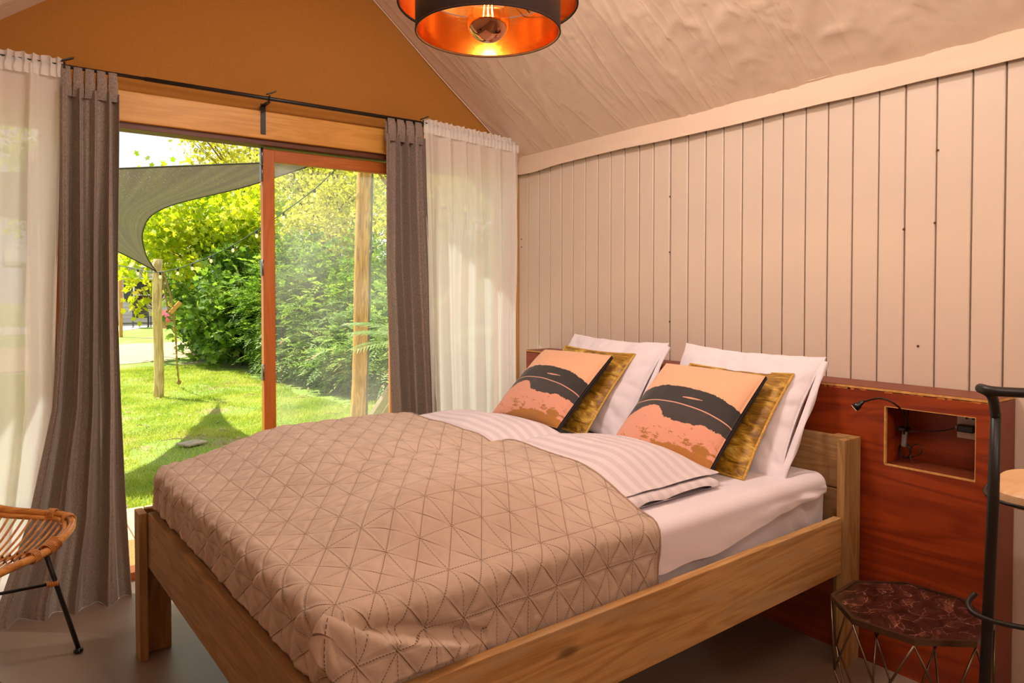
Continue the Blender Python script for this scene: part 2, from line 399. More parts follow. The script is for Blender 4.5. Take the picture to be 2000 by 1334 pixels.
# folding door
dr = empty('door_1', (1.08, 3.76, 0), kind='structure')
MB().box((.012, .0, 2.122), (1.756, .10, .030), .002).build('door_head', wood('dark door head', '50260f', '6f3a1a', axis=0, rough=.5, contrast=.4, knot=False), dr)
for xx in (-.845, .871): MB().box((xx, 0, 1.05), (.04, .09, 2.11), .003).build('jamb', stain, dr)
MB().box((.013, -.01, .012), (1.67, .10, .05), .003).build('threshold', stain_h, dr)
def leaf(nm, parent, mirror=1, gl=glass_d):
    lf = empty(nm); lf.parent = parent
    W_, H0, H1, T = .795, .045, 2.095, .042
    MB().box((.031, 0, (H0+H1)/2), (.062, T, H1-H0), .003).build('stile', stain, lf)
    MB().box((W_-.031, 0, (H0+H1)/2), (.062, T, H1-H0), .003).build('stile', stain, lf)
    MB().box((W_/2, 0, H1-.032), (W_-.124, T-.002, .064), .003).build('top_rail', stain_h, lf)
    MB().box((W_/2, 0, H0+.07), (W_-.124, T-.002, .14), .003).build('bottom_rail', stain_h, lf)
    MB().box((W_/2, 0, (H0+H1)/2+.02), (W_-.11, .006, H1-H0-.20)).build('pane', gl, lf)
    return lf
lr = leaf('door_leaf', dr); lr.location = (.047, 0.005, 0)
for zc in (2.055, 1.965, 1.475, .93):
    h = MB().box((.040, -.010, zc), (.007, .026, .085), .001).build('hinge', steel, dr)
    MB().tube([(.042, -.024, zc-.042), (.042, -.024, zc+.042)], .006, 8).build('hinge_pin', steel, h)
ll = leaf('door_leaf', dr, gl=glass); ll.location = (-.80, .06, 0); ll.rotation_euler = (0, 0, R(99))
#@@CURTAINS
# ================================================================== curtain rod and curtains
ZR, YR = 2.318, 3.60
rod = empty('curtain_rod', (1.11, YR, ZR), label='thin black telescopic curtain rod above the glass doors', cat='curtain rod')
MB().tube([(-1.9, 0, 0), (-.55, 0, 0)], .008, 10).build('thin_tube', black, rod)
MB().tube([(-.55, 0, 0), (.87, 0, 0)], .010, 10).build('thick_tube', black, rod)
MB().tube([(.87, 0, 0), (.90, .0, 0), (1.2, .012, -.022), (1.585, .012, -.040)], .007, 10).build('thin_tube', black, rod)
for xx, lab in ((.248, 'black steel rod bracket between the left sheer and taupe curtain'), (1.115, 'black steel rod bracket at the middle of the header beam'), (1.985, 'black steel rod bracket at the top of the right taupe curtain')):
    b = empty('rod_bracket', (xx, YF-.03, ZR), label=lab, cat='bracket')
    MB().box((0, .0, -.085), (.026, .006, .155), .001).build('wall_plate', black, b)
    MB().box((0, -.048, -.018), (.022, .095, .005), .001).build('arm', black, b)
    MB().tube([(.0, -.108, .012), (0, -.108, -.012), (0, -.096, -.02), (0, -.076, -.012)], .004, 6).build('hook', black, b)
    MB().box((.012, -.10, .028), (.05, .022, .006), .001, Matrix.Rotation(R(-25), 3, 'Y')).build('clip', black, b)

def curtain(name, left, right, y0, z0, z1, folds, amp, seed, mat, parent=None, nr=120, nc=260, top_amp=.6, hem=None, ytilt=0, **k):
    """left/right: list of (z, x) edge positions; y0 plane; folds: fold count"""
    s = np.linspace(0, 1, nc)[None, :]*np.ones((nr, 1)); t = np.linspace(0, 1, nr)[:, None]*np.ones((1, nc))
    z = z0+(z1-z0)*t
    if hem is not None: z = z + (t**6)*hem(s)
    lz = np.array(sorted(left)); rz_ = np.array(sorted(right))
    xl = np.interp(z, lz[:, 0], lz[:, 1]); xr = np.interp(z, rz_[:, 0], rz_[:, 1])
    warp = s+.035*fbm2(s*5+seed, t*1.2, seed, 2)
    A = amp*(top_amp+(1-top_amp)*sstep(t*2.5))*(1+.5*fbm2(s*4, t*1.5+3, seed+1, 2))
    ph = 2*np.pi*folds*warp + .9*fbm2(s*3, t*2.2, seed+2, 2)
    wv = np.sin(ph); wv = np.sign(wv)*np.abs(wv)**.75
    y = y0 - A*wv + .3*A*np.sin(2.3*ph+seed) + ytilt*t**3
    x = xl+(xr-xl)*(s+.45*np.cos(ph)*(np.minimum(s, 1-s) > .004)/(2*np.pi*folds))
    v = np.stack([x, y, z], -1).reshape(-1, 3)
    uv = np.stack([s, t], -1).reshape(-1, 2)
    return mobj(name, v, grid_faces(nr, nc), mat, parent, True, uv=uv, **k)
def tabs(parent, x0, x1, n, seed, zt=ZR+.006, zb=2.19):
    rr = random.Random(seed)
    for i in range(n):
        cx = x0+(x1-x0)*(i+.5)/n; wd = (x1-x0)/n*.90
        v = []; N = 14
        for j in range(N):
            q = j/(N-1)
            # front strip up, over the rod, back strip down
            if q < .45: z = zb+(zt-.010-zb)*(q/.45); y = YR-.014-.012*math.sin(q*7)
            elif q < .55: a = (q-.45)/.1*math.pi; z = zt-.010+.012*math.sin(a); y = YR-.014*math.cos(a)
            else: z = zt-.010-(zt-.010-zb)*((q-.55)/.45); y = YR+.014
            sp = .8+.25*abs(2*q-1)
            for e in (-1, -.33, .33, 1): v.append((cx+e*wd/2*sp+rr.uniform(-.001, .001), y-.003*math.cos(e*3), z))
        f = [(a*4+b, a*4+b+1, a*4+b+5, a*4+b+4) for a in range(N-1) for b in range(3)]
        mobj('tab', v, f, grey_c, parent, True)
def hemline(parent, z, mat): pass
cg = empty('taupe_curtain', (0.34, YR, ZR), label='long taupe tab top curtain gathered at the left, pooling on the floor', cat='curtain')
c = curtain('fabric', [(2.3, .232), (1.28, .218), (.85, .185), (.4, .095), (.05, -.02), (-.1, -.04)], [(2.3, .452), (1.28, .440), (.5, .452), (0, .468)], YR-.015, 2.225, .001, 4.0, .042, 4, grey_c, None, ytilt=-.10)
c.parent = cg; c.matrix_parent_inverse = cg.matrix_world.inverted()
tabs(cg, .232, .452, 5, 1)
cg2 = empty('taupe_curtain', (1.9, YR, ZR), label='taupe tab top curtain hanging to the right of the glass door', cat='curtain')
curtain('fabric', [(2.3, 1.752), (1.5, 1.753), (.68, 1.785), (0, 1.80)], [(2.3, 1.988), (1.9, 1.998), (.68, 2.060), (0, 2.08)], YR-.012, 2.225, .015, 4.2, .038, 12, grey_c, cg2, ytilt=-.01)
tabs(cg2, 1.758, 1.985, 4, 2, zt=ZR+.002)
for e in (cg, cg2):
    for ch in e.children:
        ch.matrix_parent_inverse = Matrix.Translation(-e.location)
def sheer_c(lab, left, right, seed, folds, zdrop=0, hem=None):
    r = empty('sheer_curtain', ((left[0][1]+right[0][1])/2, YR, ZR), label=lab, cat='curtain')
    def sl(z): return ZR
    a = curtain('fabric', left, right, YR-.006, ZR-.012, .028, folds, .030, seed, sheer, r, nr=130, nc=300, top_amp=.35, hem=hem)
    # gathered rod pocket with a small ruffle above it
    nr, nc = 16, 420
    s = np.linspace(0, 1, nc)[None, :]*np.ones((nr, 1)); t = np.linspace(0, 1, nr)[:, None]*np.ones((1, nc))
    x0, x1 = left[0][1], right[0][1]; ph = s*2*np.pi*folds*4.6+2*fbm2(s*14, t*1.5, seed+5, 2)
    z = ZR+.030-.085*t+.004*np.sin(ph*.7+1)*(1-t); prof = np.where(t < .3, .006, .013)
    y = YR-prof-.006*np.sin(ph)*(1-.3*t); x = x0+(x1-x0)*(s+.004*np.cos(ph+t*2))
    mobj('rod_pocket', np.stack([x, y, z], -1).reshape(-1, 3), grid_faces(nr, nc), sheer, r, True)
    for ch in r.children: ch.matrix_parent_inverse = Matrix.Translation(-r.location)
    if zdrop:
        for ch in r.children:
            for vv in ch.data.vertices: vv.co.z -= zdrop*max(0, (vv.co.x-x0))*(vv.co.z/ZR)
    return r
sheer_c('floor length white sheer curtain left of the taupe curtain, by the rattan chair', [(2.33, -.60), (0, -.60)], [(2.33, .243), (1.85, .222), (.85, .195), (.3, .12), (0, .03)], 31, 6)
sheer_c('white sheer curtain in the corner beside the boarded wall', [(2.33, 1.99), (.6, 2.03), (0, 2.05)], [(2.33, 2.668), (2.0, 2.672), (1.4, 2.66), (.6, 2.645), (0, 2.65)], 47, 5.5, zdrop=.062)

#@@LAMP
# ================================================================== pendant lamp
lp = empty('pendant_lamp', (1.10, 1.62, 2.09), label='pendant lamp with two overlapping black drum shades lined in shiny copper', cat='lamp')
copper = pbr('shiny copper foil', 'e69a50', .16, metal=1, bump=(9, .25, .01))
shadeb = pbr('dark brown shade cloth', '2a1610', .85, bump=(300, .3, .001))
def drum(nm, r, z0, z1, par):
    o = MB().lathe([(r, z0), (r+.0015, z0+.002), (r+.0015, z1), (r, z1+.001), (r-.001, z1), (r-.001, z0+.002), (r, z0)], n=96, caps=False).build(nm, shadeb, par)
    MB().lathe([(r-.0018, z0+.004), (r-.0018, z1-.003)], n=96, caps=False).build('copper_lining', copper, o)
    MB().tube([(r*math.cos(a), r*math.sin(a), z0) for a in np.linspace(0, 2*math.pi, 96, endpoint=False)], .0028, 6, closed=True).build('rim', shadeb, o)
    return o
drum('outer_shade', .245, .045, .235, lp)
drum('inner_shade', .197, -.030, .085, lp)
bulb_g = bpy.data.materials.new('amber bulb glass'); bulb_g.use_nodes = True; nt = bulb_g.node_tree; nt.nodes.clear()
tp = nd(nt, 'BsdfTransparent', {0: (1., .80, .50)}).outputs[0]; gl = nd(nt, 'BsdfGlossy', {0: (1., .85, .6), 'Roughness': .03}).outputs[0]
nt.links.new(nd(nt, 'MixShader', {0: mth(nt, 'MULTIPLY_ADD', nd(nt, 'LayerWeight', {0: .35}).outputs[1], .7, .08), 1: tp, 2: gl}).outputs[0], nd(nt, 'OutputMaterial').inputs[0])
mirror = pbr('mirrored bulb cap', 'c98f6c', .05, metal=1)
fil = bpy.data.materials.new('glowing filament'); fil.use_nodes = True; b = fil.node_tree.nodes['Principled BSDF']
b.inputs['Emission Color'].default_value = (1, .55, .18, 1); b.inputs['Emission Strength'].default_value = 40
rb = .0590; cz = .004
prof = [(rb*math.sin(a), cz-rb*math.cos(a)) for a in np.linspace(math.pi*.44, math.pi*.86, 16)] + [(.018, cz+.072), (.018, cz+.085)]
bl = MB().lathe(prof, n=48, caps=False).build('light_bulb', bulb_g, lp)
MB().lathe([(max(.0004, rb*1.001*math.sin(a)), cz-rb*1.001*math.cos(a)) for a in np.linspace(.01, math.pi*.44, 18)], n=48, caps=False).build('mirror_cap', mirror, bl)
mb = MB()
for k in range(6):
    a = k*math.pi/3; mb.tube([(.012*math.cos(a), .012*math.sin(a), cz+.040), (.016*math.cos(a), .016*math.sin(a), cz-.002)], .0010, 5)
mb.build('filament', fil, bl, kind='stuff')
MB().lathe([(.020, .095), (.024, .10), (.024, .155), (.008, .165), (.006, .17)], n=24).build('lamp_holder', black, lp)
mb = MB()
for k in range(3):
    a = k*2*math.pi/3+.4; mb.tube([(.022*math.cos(a), .022*math.sin(a), .15), (.243*math.cos(a), .243*math.sin(a), .10)], .0018, 6)
    mb.tube([(.022*math.cos(a), .022*math.sin(a), .12), (.196*math.cos(a), .196*math.sin(a), .08)], .0018, 6)
mb.build('wire_spider', black, lp, kind='stuff')
MB().tube([(0, 0, .165), (0, 0, 1.05), (.08, 0, 1.24)], .003, 8).build('cord', black, lp)
pd = bpy.data.lights.new('bulb_glow', 'POINT'); pd.energy = 12; pd.color = (1, .62, .30); pd.shadow_soft_size = .012
po = bpy.data.objects.new('bulb_glow', pd); COL.objects.link(po); po.location = (1.10, 1.62, 2.09+cz+.02)

#@@BED
# ================================================================== bed (everything on it uses the bed's own axes: x along, y across)
BO, BR_ = (.495, 1.263, 0), R(2.0)
bed = empty('double_bed', BO, BR_, label='reclaimed scaffold plank double bed frame with corner posts', cat='bed')
WB, LB = 1.685, 2.024
def pl(nm, x0, x1, y0, y1, z0, z1, mat, bev=.003, parent=None):
    return MB().box(((x0+x1)/2, (y0+y1)/2, (z0+z1)/2), (x1-x0, y1-y0, z1-z0), bev).build(nm, mat, parent or bed)
pl('side_rail', 0, 1.931, .001, .030, .345, .545, scaf_u); pl('side_rail', .03, 1.931, WB-.06, WB-.031, .345, .545, scaf_u)
pl('foot_board', -.002, .028, .088, WB-.09, .345, .545, scaf_v)
for far in (0, 1):
    l = empty('foot_post'); l.parent = bed
    y0, y1 = ((-.0, .085), (WB-.09, WB-.005))[far]
    pl('post_board', -.031, -.003, y0, y1, 0, .543, scaf_z, parent=l)
    yy = (-.029, -.0) if not far else (WB-.030, WB-.003)
    pl('post_board', 0.0, .088, yy[0], yy[1], 0, .543, scaf_z, parent=l)
    l = empty('head_post'); l.parent = bed
    ya = (-.006, .022) if not far else (WB-.030, WB-.002)
    pl('post_board', 1.934, 2.024, ya[0], ya[1], 0, .822, scaf_z, parent=l)
    yb = (-.006, .080) if not far else (WB-.09, WB-.002)
    pl('post_board', 2.025, 2.052, yb[0], yb[1], 0, .822, scaf_z, parent=l)
pl('head_board', 1.998, 2.024, .024, WB-.032, .63, .822, scaf_v); pl('head_board', 1.999, 2.023, .024, WB-.032, .43, .626, scaf_v)
for k in range(9): pl('slat', .06+.21*k, .15+.21*k, .031, WB-.061, .385, .403, scaf_v)

def H(u, v):
    """top surface of the made bed: mattress plus the two duvets under the spread"""
    b = .100*sstep((u-.0)/.50)*sstep((v-.05)/.36)*(1-.55*sstep((v-1.52)/.10))
    b = b - .022*np.exp(-((v-.87)/.06)**2)*sstep((u-.25)/.4)
    b = b + .016*fbm2(u*2.6+3, v*3.0, 8, 2)*sstep((u-.05)/.3)*sstep((v-.1)/.2)
    b = b*(1-.20*sstep((u-1.10)/.45))
    return .702+b
def rounded_sheet(P, Q, ulo, uhi, vlo, vhi, r, top, dropmax, foot=True):
    """P,Q param arrays in metres over a box top; anything past the edges rounds over and hangs"""
    cu = np.clip(P, ulo+r if foot else -9, uhi-r if uhi is not None else 99); cv = np.clip(Q, vlo+r, vhi-r)
    du, dv = P-cu, Q-cv; o = np.hypot(du, dv); k = np.where(o > 1e-9, 1/np.maximum(o, 1e-9), 0)
    nu, nv = du*k, dv*k; q = r*math.pi/2
    hz = np.where(o < q, r*np.sin(np.minimum(o, q)/r), r); dr = np.where(o < q, r*(1-np.cos(np.minimum(o, q)/r)), r+(o-q))
    dr = np.minimum(dr, dropmax)
    side = np.clip((o-q*.5)/(q*.8), 0, 1)
    X, Y, Z = cu+nu*hz, cv+nv*hz, top(cu, cv)-dr
    N = np.stack([nu*side, nv*side, 1-side], -1); N /= np.linalg.norm(N, axis=-1, keepdims=True)
    return X, Y, Z, N, dr
# mattress with fitted sheet
def sheet_on(nm, u0, u1, v0, v1, r, ztop, zbot, mat, parent=None, **k):
    s = np.arange(u0-.30, u1+.301, .012); t = np.arange(v0-.30, v1+.301, .012)
    P, Q = np.meshgrid(s, t, indexing='ij')
    X, Y, Z, N, dr = rounded_sheet(P, Q, u0, u1, v0, v1, r, lambda a, b: ztop+0*a, ztop-zbot)
    wr_ = .006*fbm2(P*6+Q*4, Q*9-P*3, 15, 3)*sstep(dr/.05)
    wr_ += .008*fbm2(P*4.2-dr*7, dr*3+P*1.5, 19, 2)*sstep(dr/.03)*sstep((P-.8)/.4)
    # bunched drape at the head end corner
    wr_ += .011*np.sin(P*42-dr*40)*np.exp(-((P-1.84)/.09)**2)*sstep(dr/.05)
    wr_ += .002*fbm2(P*5, Q*5, 4, 3)
    V = np.stack([X, Y, Z], -1)+N*wr_[..., None]
    nr_, nc_ = P.shape
    return mobj(nm, V.reshape(-1, 3), grid_faces(nr_, nc_), mat, parent, True, **k)
mt = empty('mattress', BO, BR_, label='white mattress in a fitted cotton sheet lying in the plank bed', cat='mattress')
sheet_on('fitted_sheet', .050, 1.975, .084, 1.60, .034, .688, .42, white_c, mt)
pl('core', .09, 1.95, .12, 1.56, .405, .62, white_c, .02, parent=mt)

nr_, nc_ = 26, 240
S_, T_ = np.meshgrid(np.linspace(.93, 1.93, nc_), np.linspace(0, 1, nr_)); zb_ = .545+.075*sstep((S_-1.12)/.75)+.010*fbm2(S_*7, S_*0, 71, 2)
ang = np.clip(T_*3, 0, 1)*math.pi/2; zz = np.where(T_ < .333, .691-.040*(1-np.cos(ang)), .651-(.651-zb_)*(T_-.333)/.667)
yy_ = .110-.046*np.sin(ang) - .004 - sstep((T_-.3)/.5)*(.006+.008*fbm2(S_*5-T_*1.4, T_*1.5+S_*2, 73, 2)+.007*np.sin(S_*34-T_*4)*sstep((S_-1.62)/.2))
mobj('loose_sheet', np.stack([S_, yy_, zz+.0015], -1).reshape(-1, 3), grid_faces(nr_, nc_), white_c, mt, True)
# striped duvets, each folded double, their ends showing past the spread
sat = bpy.data.materials.new('striped satin duvet cotton'); sat.use_nodes = True; nt = sat.node_tree; b = nt.nodes['Principled BSDF']
co = nd(nt, 'TexCoord').outputs['Object']; sx = nd(nt, 'SeparateXYZ', {0: co}).outputs[0]
sxw = mth(nt, 'ADD', sx, mth(nt, 'MULTIPLY', nd(nt, 'TexNoise', {0: co, 'Scale': 2.5}).outputs[0], .03))
st = ramp(nt, mth(nt, 'FRACT', mth(nt, 'MULTIPLY', sxw, 20.)), [(.46, 0.), (.5, 1.), (.96, 1.), (1., 0.)])
nt.links.new(mix(nt, st, lin('ddd2d6'), lin('d1c5ca')), b.inputs['Base Color'])
nt.links.new(mth(nt, 'MULTIPLY_ADD', st, -.3, .75), b.inputs['Roughness'])
def duvet(lab, v0, v1, seed, u1=1.50):
    r0 = empty('folded_duvet', BO, BR_, label=lab, cat='duvet', group='striped duvets on the bed')
    def slab(nm, ua, ub, va, vb, zb, ztop, rr):
        s = np.linspace(0, 1, 90); t = np.linspace(0, 1, 100); S, T = np.meshgrid(s, t, indexing='ij')
        # cluster samples near the borders
        S = .5-.5*np.cos(np.pi*S); T = .5-.5*np.cos(np.pi*T)
        bow = .014*np.sin(np.pi*T)+.008*fbm2(T*5, T*0+seed, seed, 2)
        uu = ua+(ub+bow-ua)*S; vv = va+(vb-va)*T + .006*fbm2(S*5, T*0, seed+3, 2)*(1-2*T)
        d = np.minimum(np.minimum(uu-ua+.3, ub+bow-uu), np.minimum(vv-va, vb-vv)); e = np.sqrt(np.clip(1-(1-np.clip(d/rr, 0, 1))**2, 0, 1))
        zt = ztop(uu, vv); zmid = zb+.30*(zt-zb)*0+.011
        top = zmid+(zt-zmid)*e + .0035*fbm2(uu*9, vv*7, seed+9, 3)*e
        bot = zmid-.010*e
        n, m = S.shape; Vt = np.stack([uu, vv, top], -1).reshape(-1, 3); Vb = np.stack([uu, vv, bot], -1).reshape(-1, 3)
        F1 = grid_faces(n, m); F2 = grid_faces(n, m)[:, ::-1]+n*m
        o = mobj(nm, np.concatenate([Vt, Vb]), np.concatenate([F1, F2]), sat, r0, True)
        return o
    slab('lower_layer', .62, u1-.02, v0-.012, v1, .692, lambda a, b_: .728+0*a, .035)
    slab('upper_layer', .60, u1+.01, v0+.015, v1, .722, lambda a, b_: np.maximum(H(a, b_)-.004, .748)+.030*sstep((a-1.03)/.2)*np.sin(np.pi*np.clip((b_-v0)/(v1-v0), 0, 1)), .15)
duvet('near striped white duvet folded double beside the bed rail', .195, .868, 3, 1.49)
duvet('far striped white duvet folded double beside the sheer curtain', .885, 1.60, 6, 1.44)

# quilted spread
QA, QB = .092, .128
qm = bpy.data.materials.new('taupe quilted velvet'); qm.use_nodes = True; nt = qm.node_tree; b = nt.nodes['Principled BSDF']
uvn = nd(nt, 'TexCoord').outputs['UV']; sp = nd(nt, 'SeparateXYZ', {0: uvn}); U_, V_ = sp.outputs[0], sp.outputs[1]
a_, b_ = mth(nt, 'DIVIDE', U_, QA), mth(nt, 'DIVIDE', V_, QB)
def dist(x, wdt): return mth(nt, 'MULTIPLY', mth(nt, 'PINGPONG', x, .5), wdt)
hyp = 1/math.sqrt(1/QA**2+1/QB**2)
d1 = dist(mth(nt, 'ADD', a_, b_), hyp); d2 = dist(mth(nt, 'SUBTRACT', a_, b_), hyp); d3 = dist(b_, QB); d4 = dist(a_, QA)
dm = mth(nt, 'MINIMUM', mth(nt, 'MINIMUM', d1, d2), mth(nt, 'MINIMUM', d3, mth(nt, 'ADD', d4, .0003)))
dash = mth(nt, 'GREATER_THAN', mth(nt, 'SINE', mth(nt, 'MULTIPLY', mth(nt, 'ADD', U_, mth(nt, 'MULTIPLY', V_, .8)), 2*math.pi/.0075)), -.45)
stc = mth(nt, 'MULTIPLY', mth(nt, 'LESS_THAN', dm, .0011), dash)
co = nd(nt, 'TexCoord').outputs['Object']
nap = nd(nt, 'TexNoise', {0: nd(nt, 'Mapping', {0: co, 'Scale': (6, 6, 6)}).outputs[0], 'Scale': 1.5, 'Detail': 5.0}).outputs[0]
base = mix(nt, nap, lin('b49e8c'), lin('d0baa9'))
nt.links.new(mix(nt, stc, base, lin('7a5c4a')), b.inputs['Base Color'])
b.inputs['Roughness'].default_value = .75; b.inputs['Specular IOR Level'].default_value = .25
b.inputs['Sheen Weight'].default_value = .5; b.inputs['Sheen Roughness'].default_value = .35; b.inputs['Sheen Tint'].default_value = lin('e8c8b4')
hgt = mth(nt, 'SMOOTH_MIN', mth(nt, 'DIVIDE', dm, .006), 1.0, .5)
crk = nd(nt, 'TexNoise', {0: nd(nt, 'Mapping', {0: uvn, 'Scale': (14, 40, 1), 'Rotation': (0, 0, .5)}).outputs[0], 'Scale': 1.5, 'Detail': 3.0, 'Distortion': .8}).outputs[0]
bp = nd(nt, 'Bump', {'Height': mth(nt, 'ADD', hgt, mth(nt, 'MULTIPLY', crk, .7)), 'Strength': .65, 'Distance': .004}); nt.links.new(bp.outputs[0], b.inputs['Normal'])
def quilt_h(P, Q):
    a, b_ = P/QA, Q/QB; pp_ = lambda x: np.abs(x-np.round(x))
    d = np.minimum(np.minimum(pp_(a+b_)*hyp, pp_(a-b_)*hyp), np.minimum(pp_(b_)*QB, pp_(a)*QA+.002))
    # stretch wrinkles between the seams
    wr = .0015*fbm2(P*18+Q*6, Q*60, 33, 2)*np.clip(d/.01, 0, 1)
    return .0070*(1-np.exp(-d/.0085))+wr
s = np.arange(-.235, 1.085, .0046); t = np.arange(-.215, 1.885, .0052)
P, Q = np.meshgrid(s, t, indexing='ij')
U0, V0, V1, RR = .020, .048, 1.612, .042
P = P + .012*(Q/1.6)*0
uend = 1.0+ .055*np.clip(Q/1.6, 0, 1) + .004*np.sin(Q*9)     # the spread's head edge runs slightly slanted
P2 = np.where(P > .0, P/1.085*uend, P)
X, Y, Z, N, dr = rounded_sheet(P2, Q, U0, None, V0, V1, RR, lambda a, b_: H(a, b_)+.006, .28)
h = quilt_h(P2+.03, Q+.02)*(1-.8*sstep((P-1.05)/.03))
hang = sstep(dr/.05)
h = h + .010*hang*fbm2((P2+Q)*9, dr*5, 41, 3) + .006*hang*np.clip(np.sin((P2*.3+Q)*46+2*fbm2(P2*3, Q*4, 6, 2)), 0, 1)*(P2 < .02)
# dog-ear fold at the near foot corner
dd = np.clip(-(Q-V0), 0, 1)*(Q < V0+.03); line = .012+.36*np.clip(P2-.02, 0, 1)
foldm = sstep((dr-line)/.010)*(Q < V0+.02)*(P2 > -.01)*(P2 < .42)
h = h + .034*foldm*(1-sstep((P2-.30)/.12)) + .014*np.exp(-((P2-.06)/.05)**2-((Q-V0-.03)/.03)**2)*0
h = h - .013*np.exp(-((dr-line+.012)/.012)**2)*(Q < V0+.02)*(P2 > .0)*(P2 < .40)
V = np.stack([X, Y, Z], -1)+N*h[..., None]
V[..., 1] = np.where((V[..., 1] < .033) & (V[..., 2] < .56), .033, V[..., 1]); V[..., 0] = np.where((V[..., 0] < .031) & (V[..., 2] < .56), .031, V[..., 0])
V[..., 1] = np.where((V[..., 1] > WB-.063) & (V[..., 2] < .56), WB-.063, V[..., 1])
sprd = empty('bedspread', BO, BR_, label='taupe quilted velvet bedspread with stitched triangles over the foot of the bed', cat='bedspread')
mobj('quilted_top', V.reshape(-1, 3), grid_faces(*P.shape), qm, sprd, True, uv=np.stack([P2+.03, Q+.02], -1).reshape(-1, 2))
# turned head hem
e0 = V[-1]; keep = Z[-1] > .50
MB().tube([tuple(p) for p, k_ in zip(e0[::4], keep[::4]) if k_], .0035, 8).build('bound_edge', pbr('spread binding', 'a58a78', .8), sprd)

#@@PILLOWS
# ================================================================== pillows and cushions
def pillow(name, w_, h_, tf, tb, mats, seed, pinch=.05, wrinkle=.004, pw=.5, n=64, droop=0, rimt=.0012):
    s = np.linspace(-1, 1, n); s = np.sign(s)*(1-(1-np.abs(s))**1.25); A, B_ = np.meshgrid(s, s, indexing='ij')
    r = np.random.default_rng(seed)
    X = w_/2*A*(1-pinch*(1-np.abs(B_)**2)*np.abs(A)**3); Y = h_/2*B_*(1-pinch*(1-np.abs(A)**2)*np.abs(B_)**3)
    e = (np.clip(1-np.abs(A)**2.6, 0, 1)*np.clip(1-np.abs(B_)**2.6, 0, 1))**pw
    wr = wrinkle*fbm2(A*3+seed, B_*3, seed, 3)*(e > .01)
    rad = wrinkle*.7*np.clip(np.sin(np.arctan2(B_, A)*17+3*fbm2(A*2, B_*2, seed+1)), 0, 1)*np.clip(np.maximum(np.abs(A), np.abs(B_))-.55, 0, .4)*2*np.sqrt(e)
    zf = tf*e+wr*np.sqrt(e)-rad; zb = -tb*e+wr*np.sqrt(e)
    Y = Y - droop*e*.3
    F = np.concatenate([grid_faces(n, n), grid_faces(n, n)[:, ::-1]+n*n])
    V = np.concatenate([np.stack([X, Y, zf+rimt], -1).reshape(-1, 3), np.stack([X, Y, zb-rimt], -1).reshape(-1, 3)])
    uv = np.tile(np.stack([(A+1)/2, (B_+1)/2], -1).reshape(-1, 2), (2, 1))
    # close the rim
    ring = [i*n for i in range(n)] + [(n-1)*n+j for j in range(1, n)] + [i*n+n-1 for i in range(n-2, -1, -1)] + [j for j in range(n-2, 0, -1)]
    m = len(ring); rim = np.array([[ring[k], ring[k]+n*n, ring[(k+1) % m]+n*n, ring[(k+1) % m]] for k in range(m)])
    Fall = np.concatenate([F, rim])
    o = mobj(name, V, Fall, mats, None, True, uv=uv)
    if len(mats) > 1:
        mi = np.zeros(len(Fall), dtype=np.int32); mi[(n-1)**2:] = 1; o.data.polygons.foreach_set('material_index', mi)
    edge = np.stack([X, Y, 0*X], -1).reshape(-1, 3)[ring]
    return o, edge
def place(root, TL, TR, BL, BR2):
    TL, TR, BL, BR2 = map(Vector, (TL, TR, BL, BR2)); c = (TL+TR+BL+BR2)/4
    x = ((BR2-BL)+(TR-TL)).normalized(); y = ((TL-BL)+(TR-BR2)); y = (y-x*y.dot(x)).normalized(); z = x.cross(y)
    M = Matrix((x, y, z)).transposed().to_4x4(); M.translation = c; root.matrix_world = M
    return root
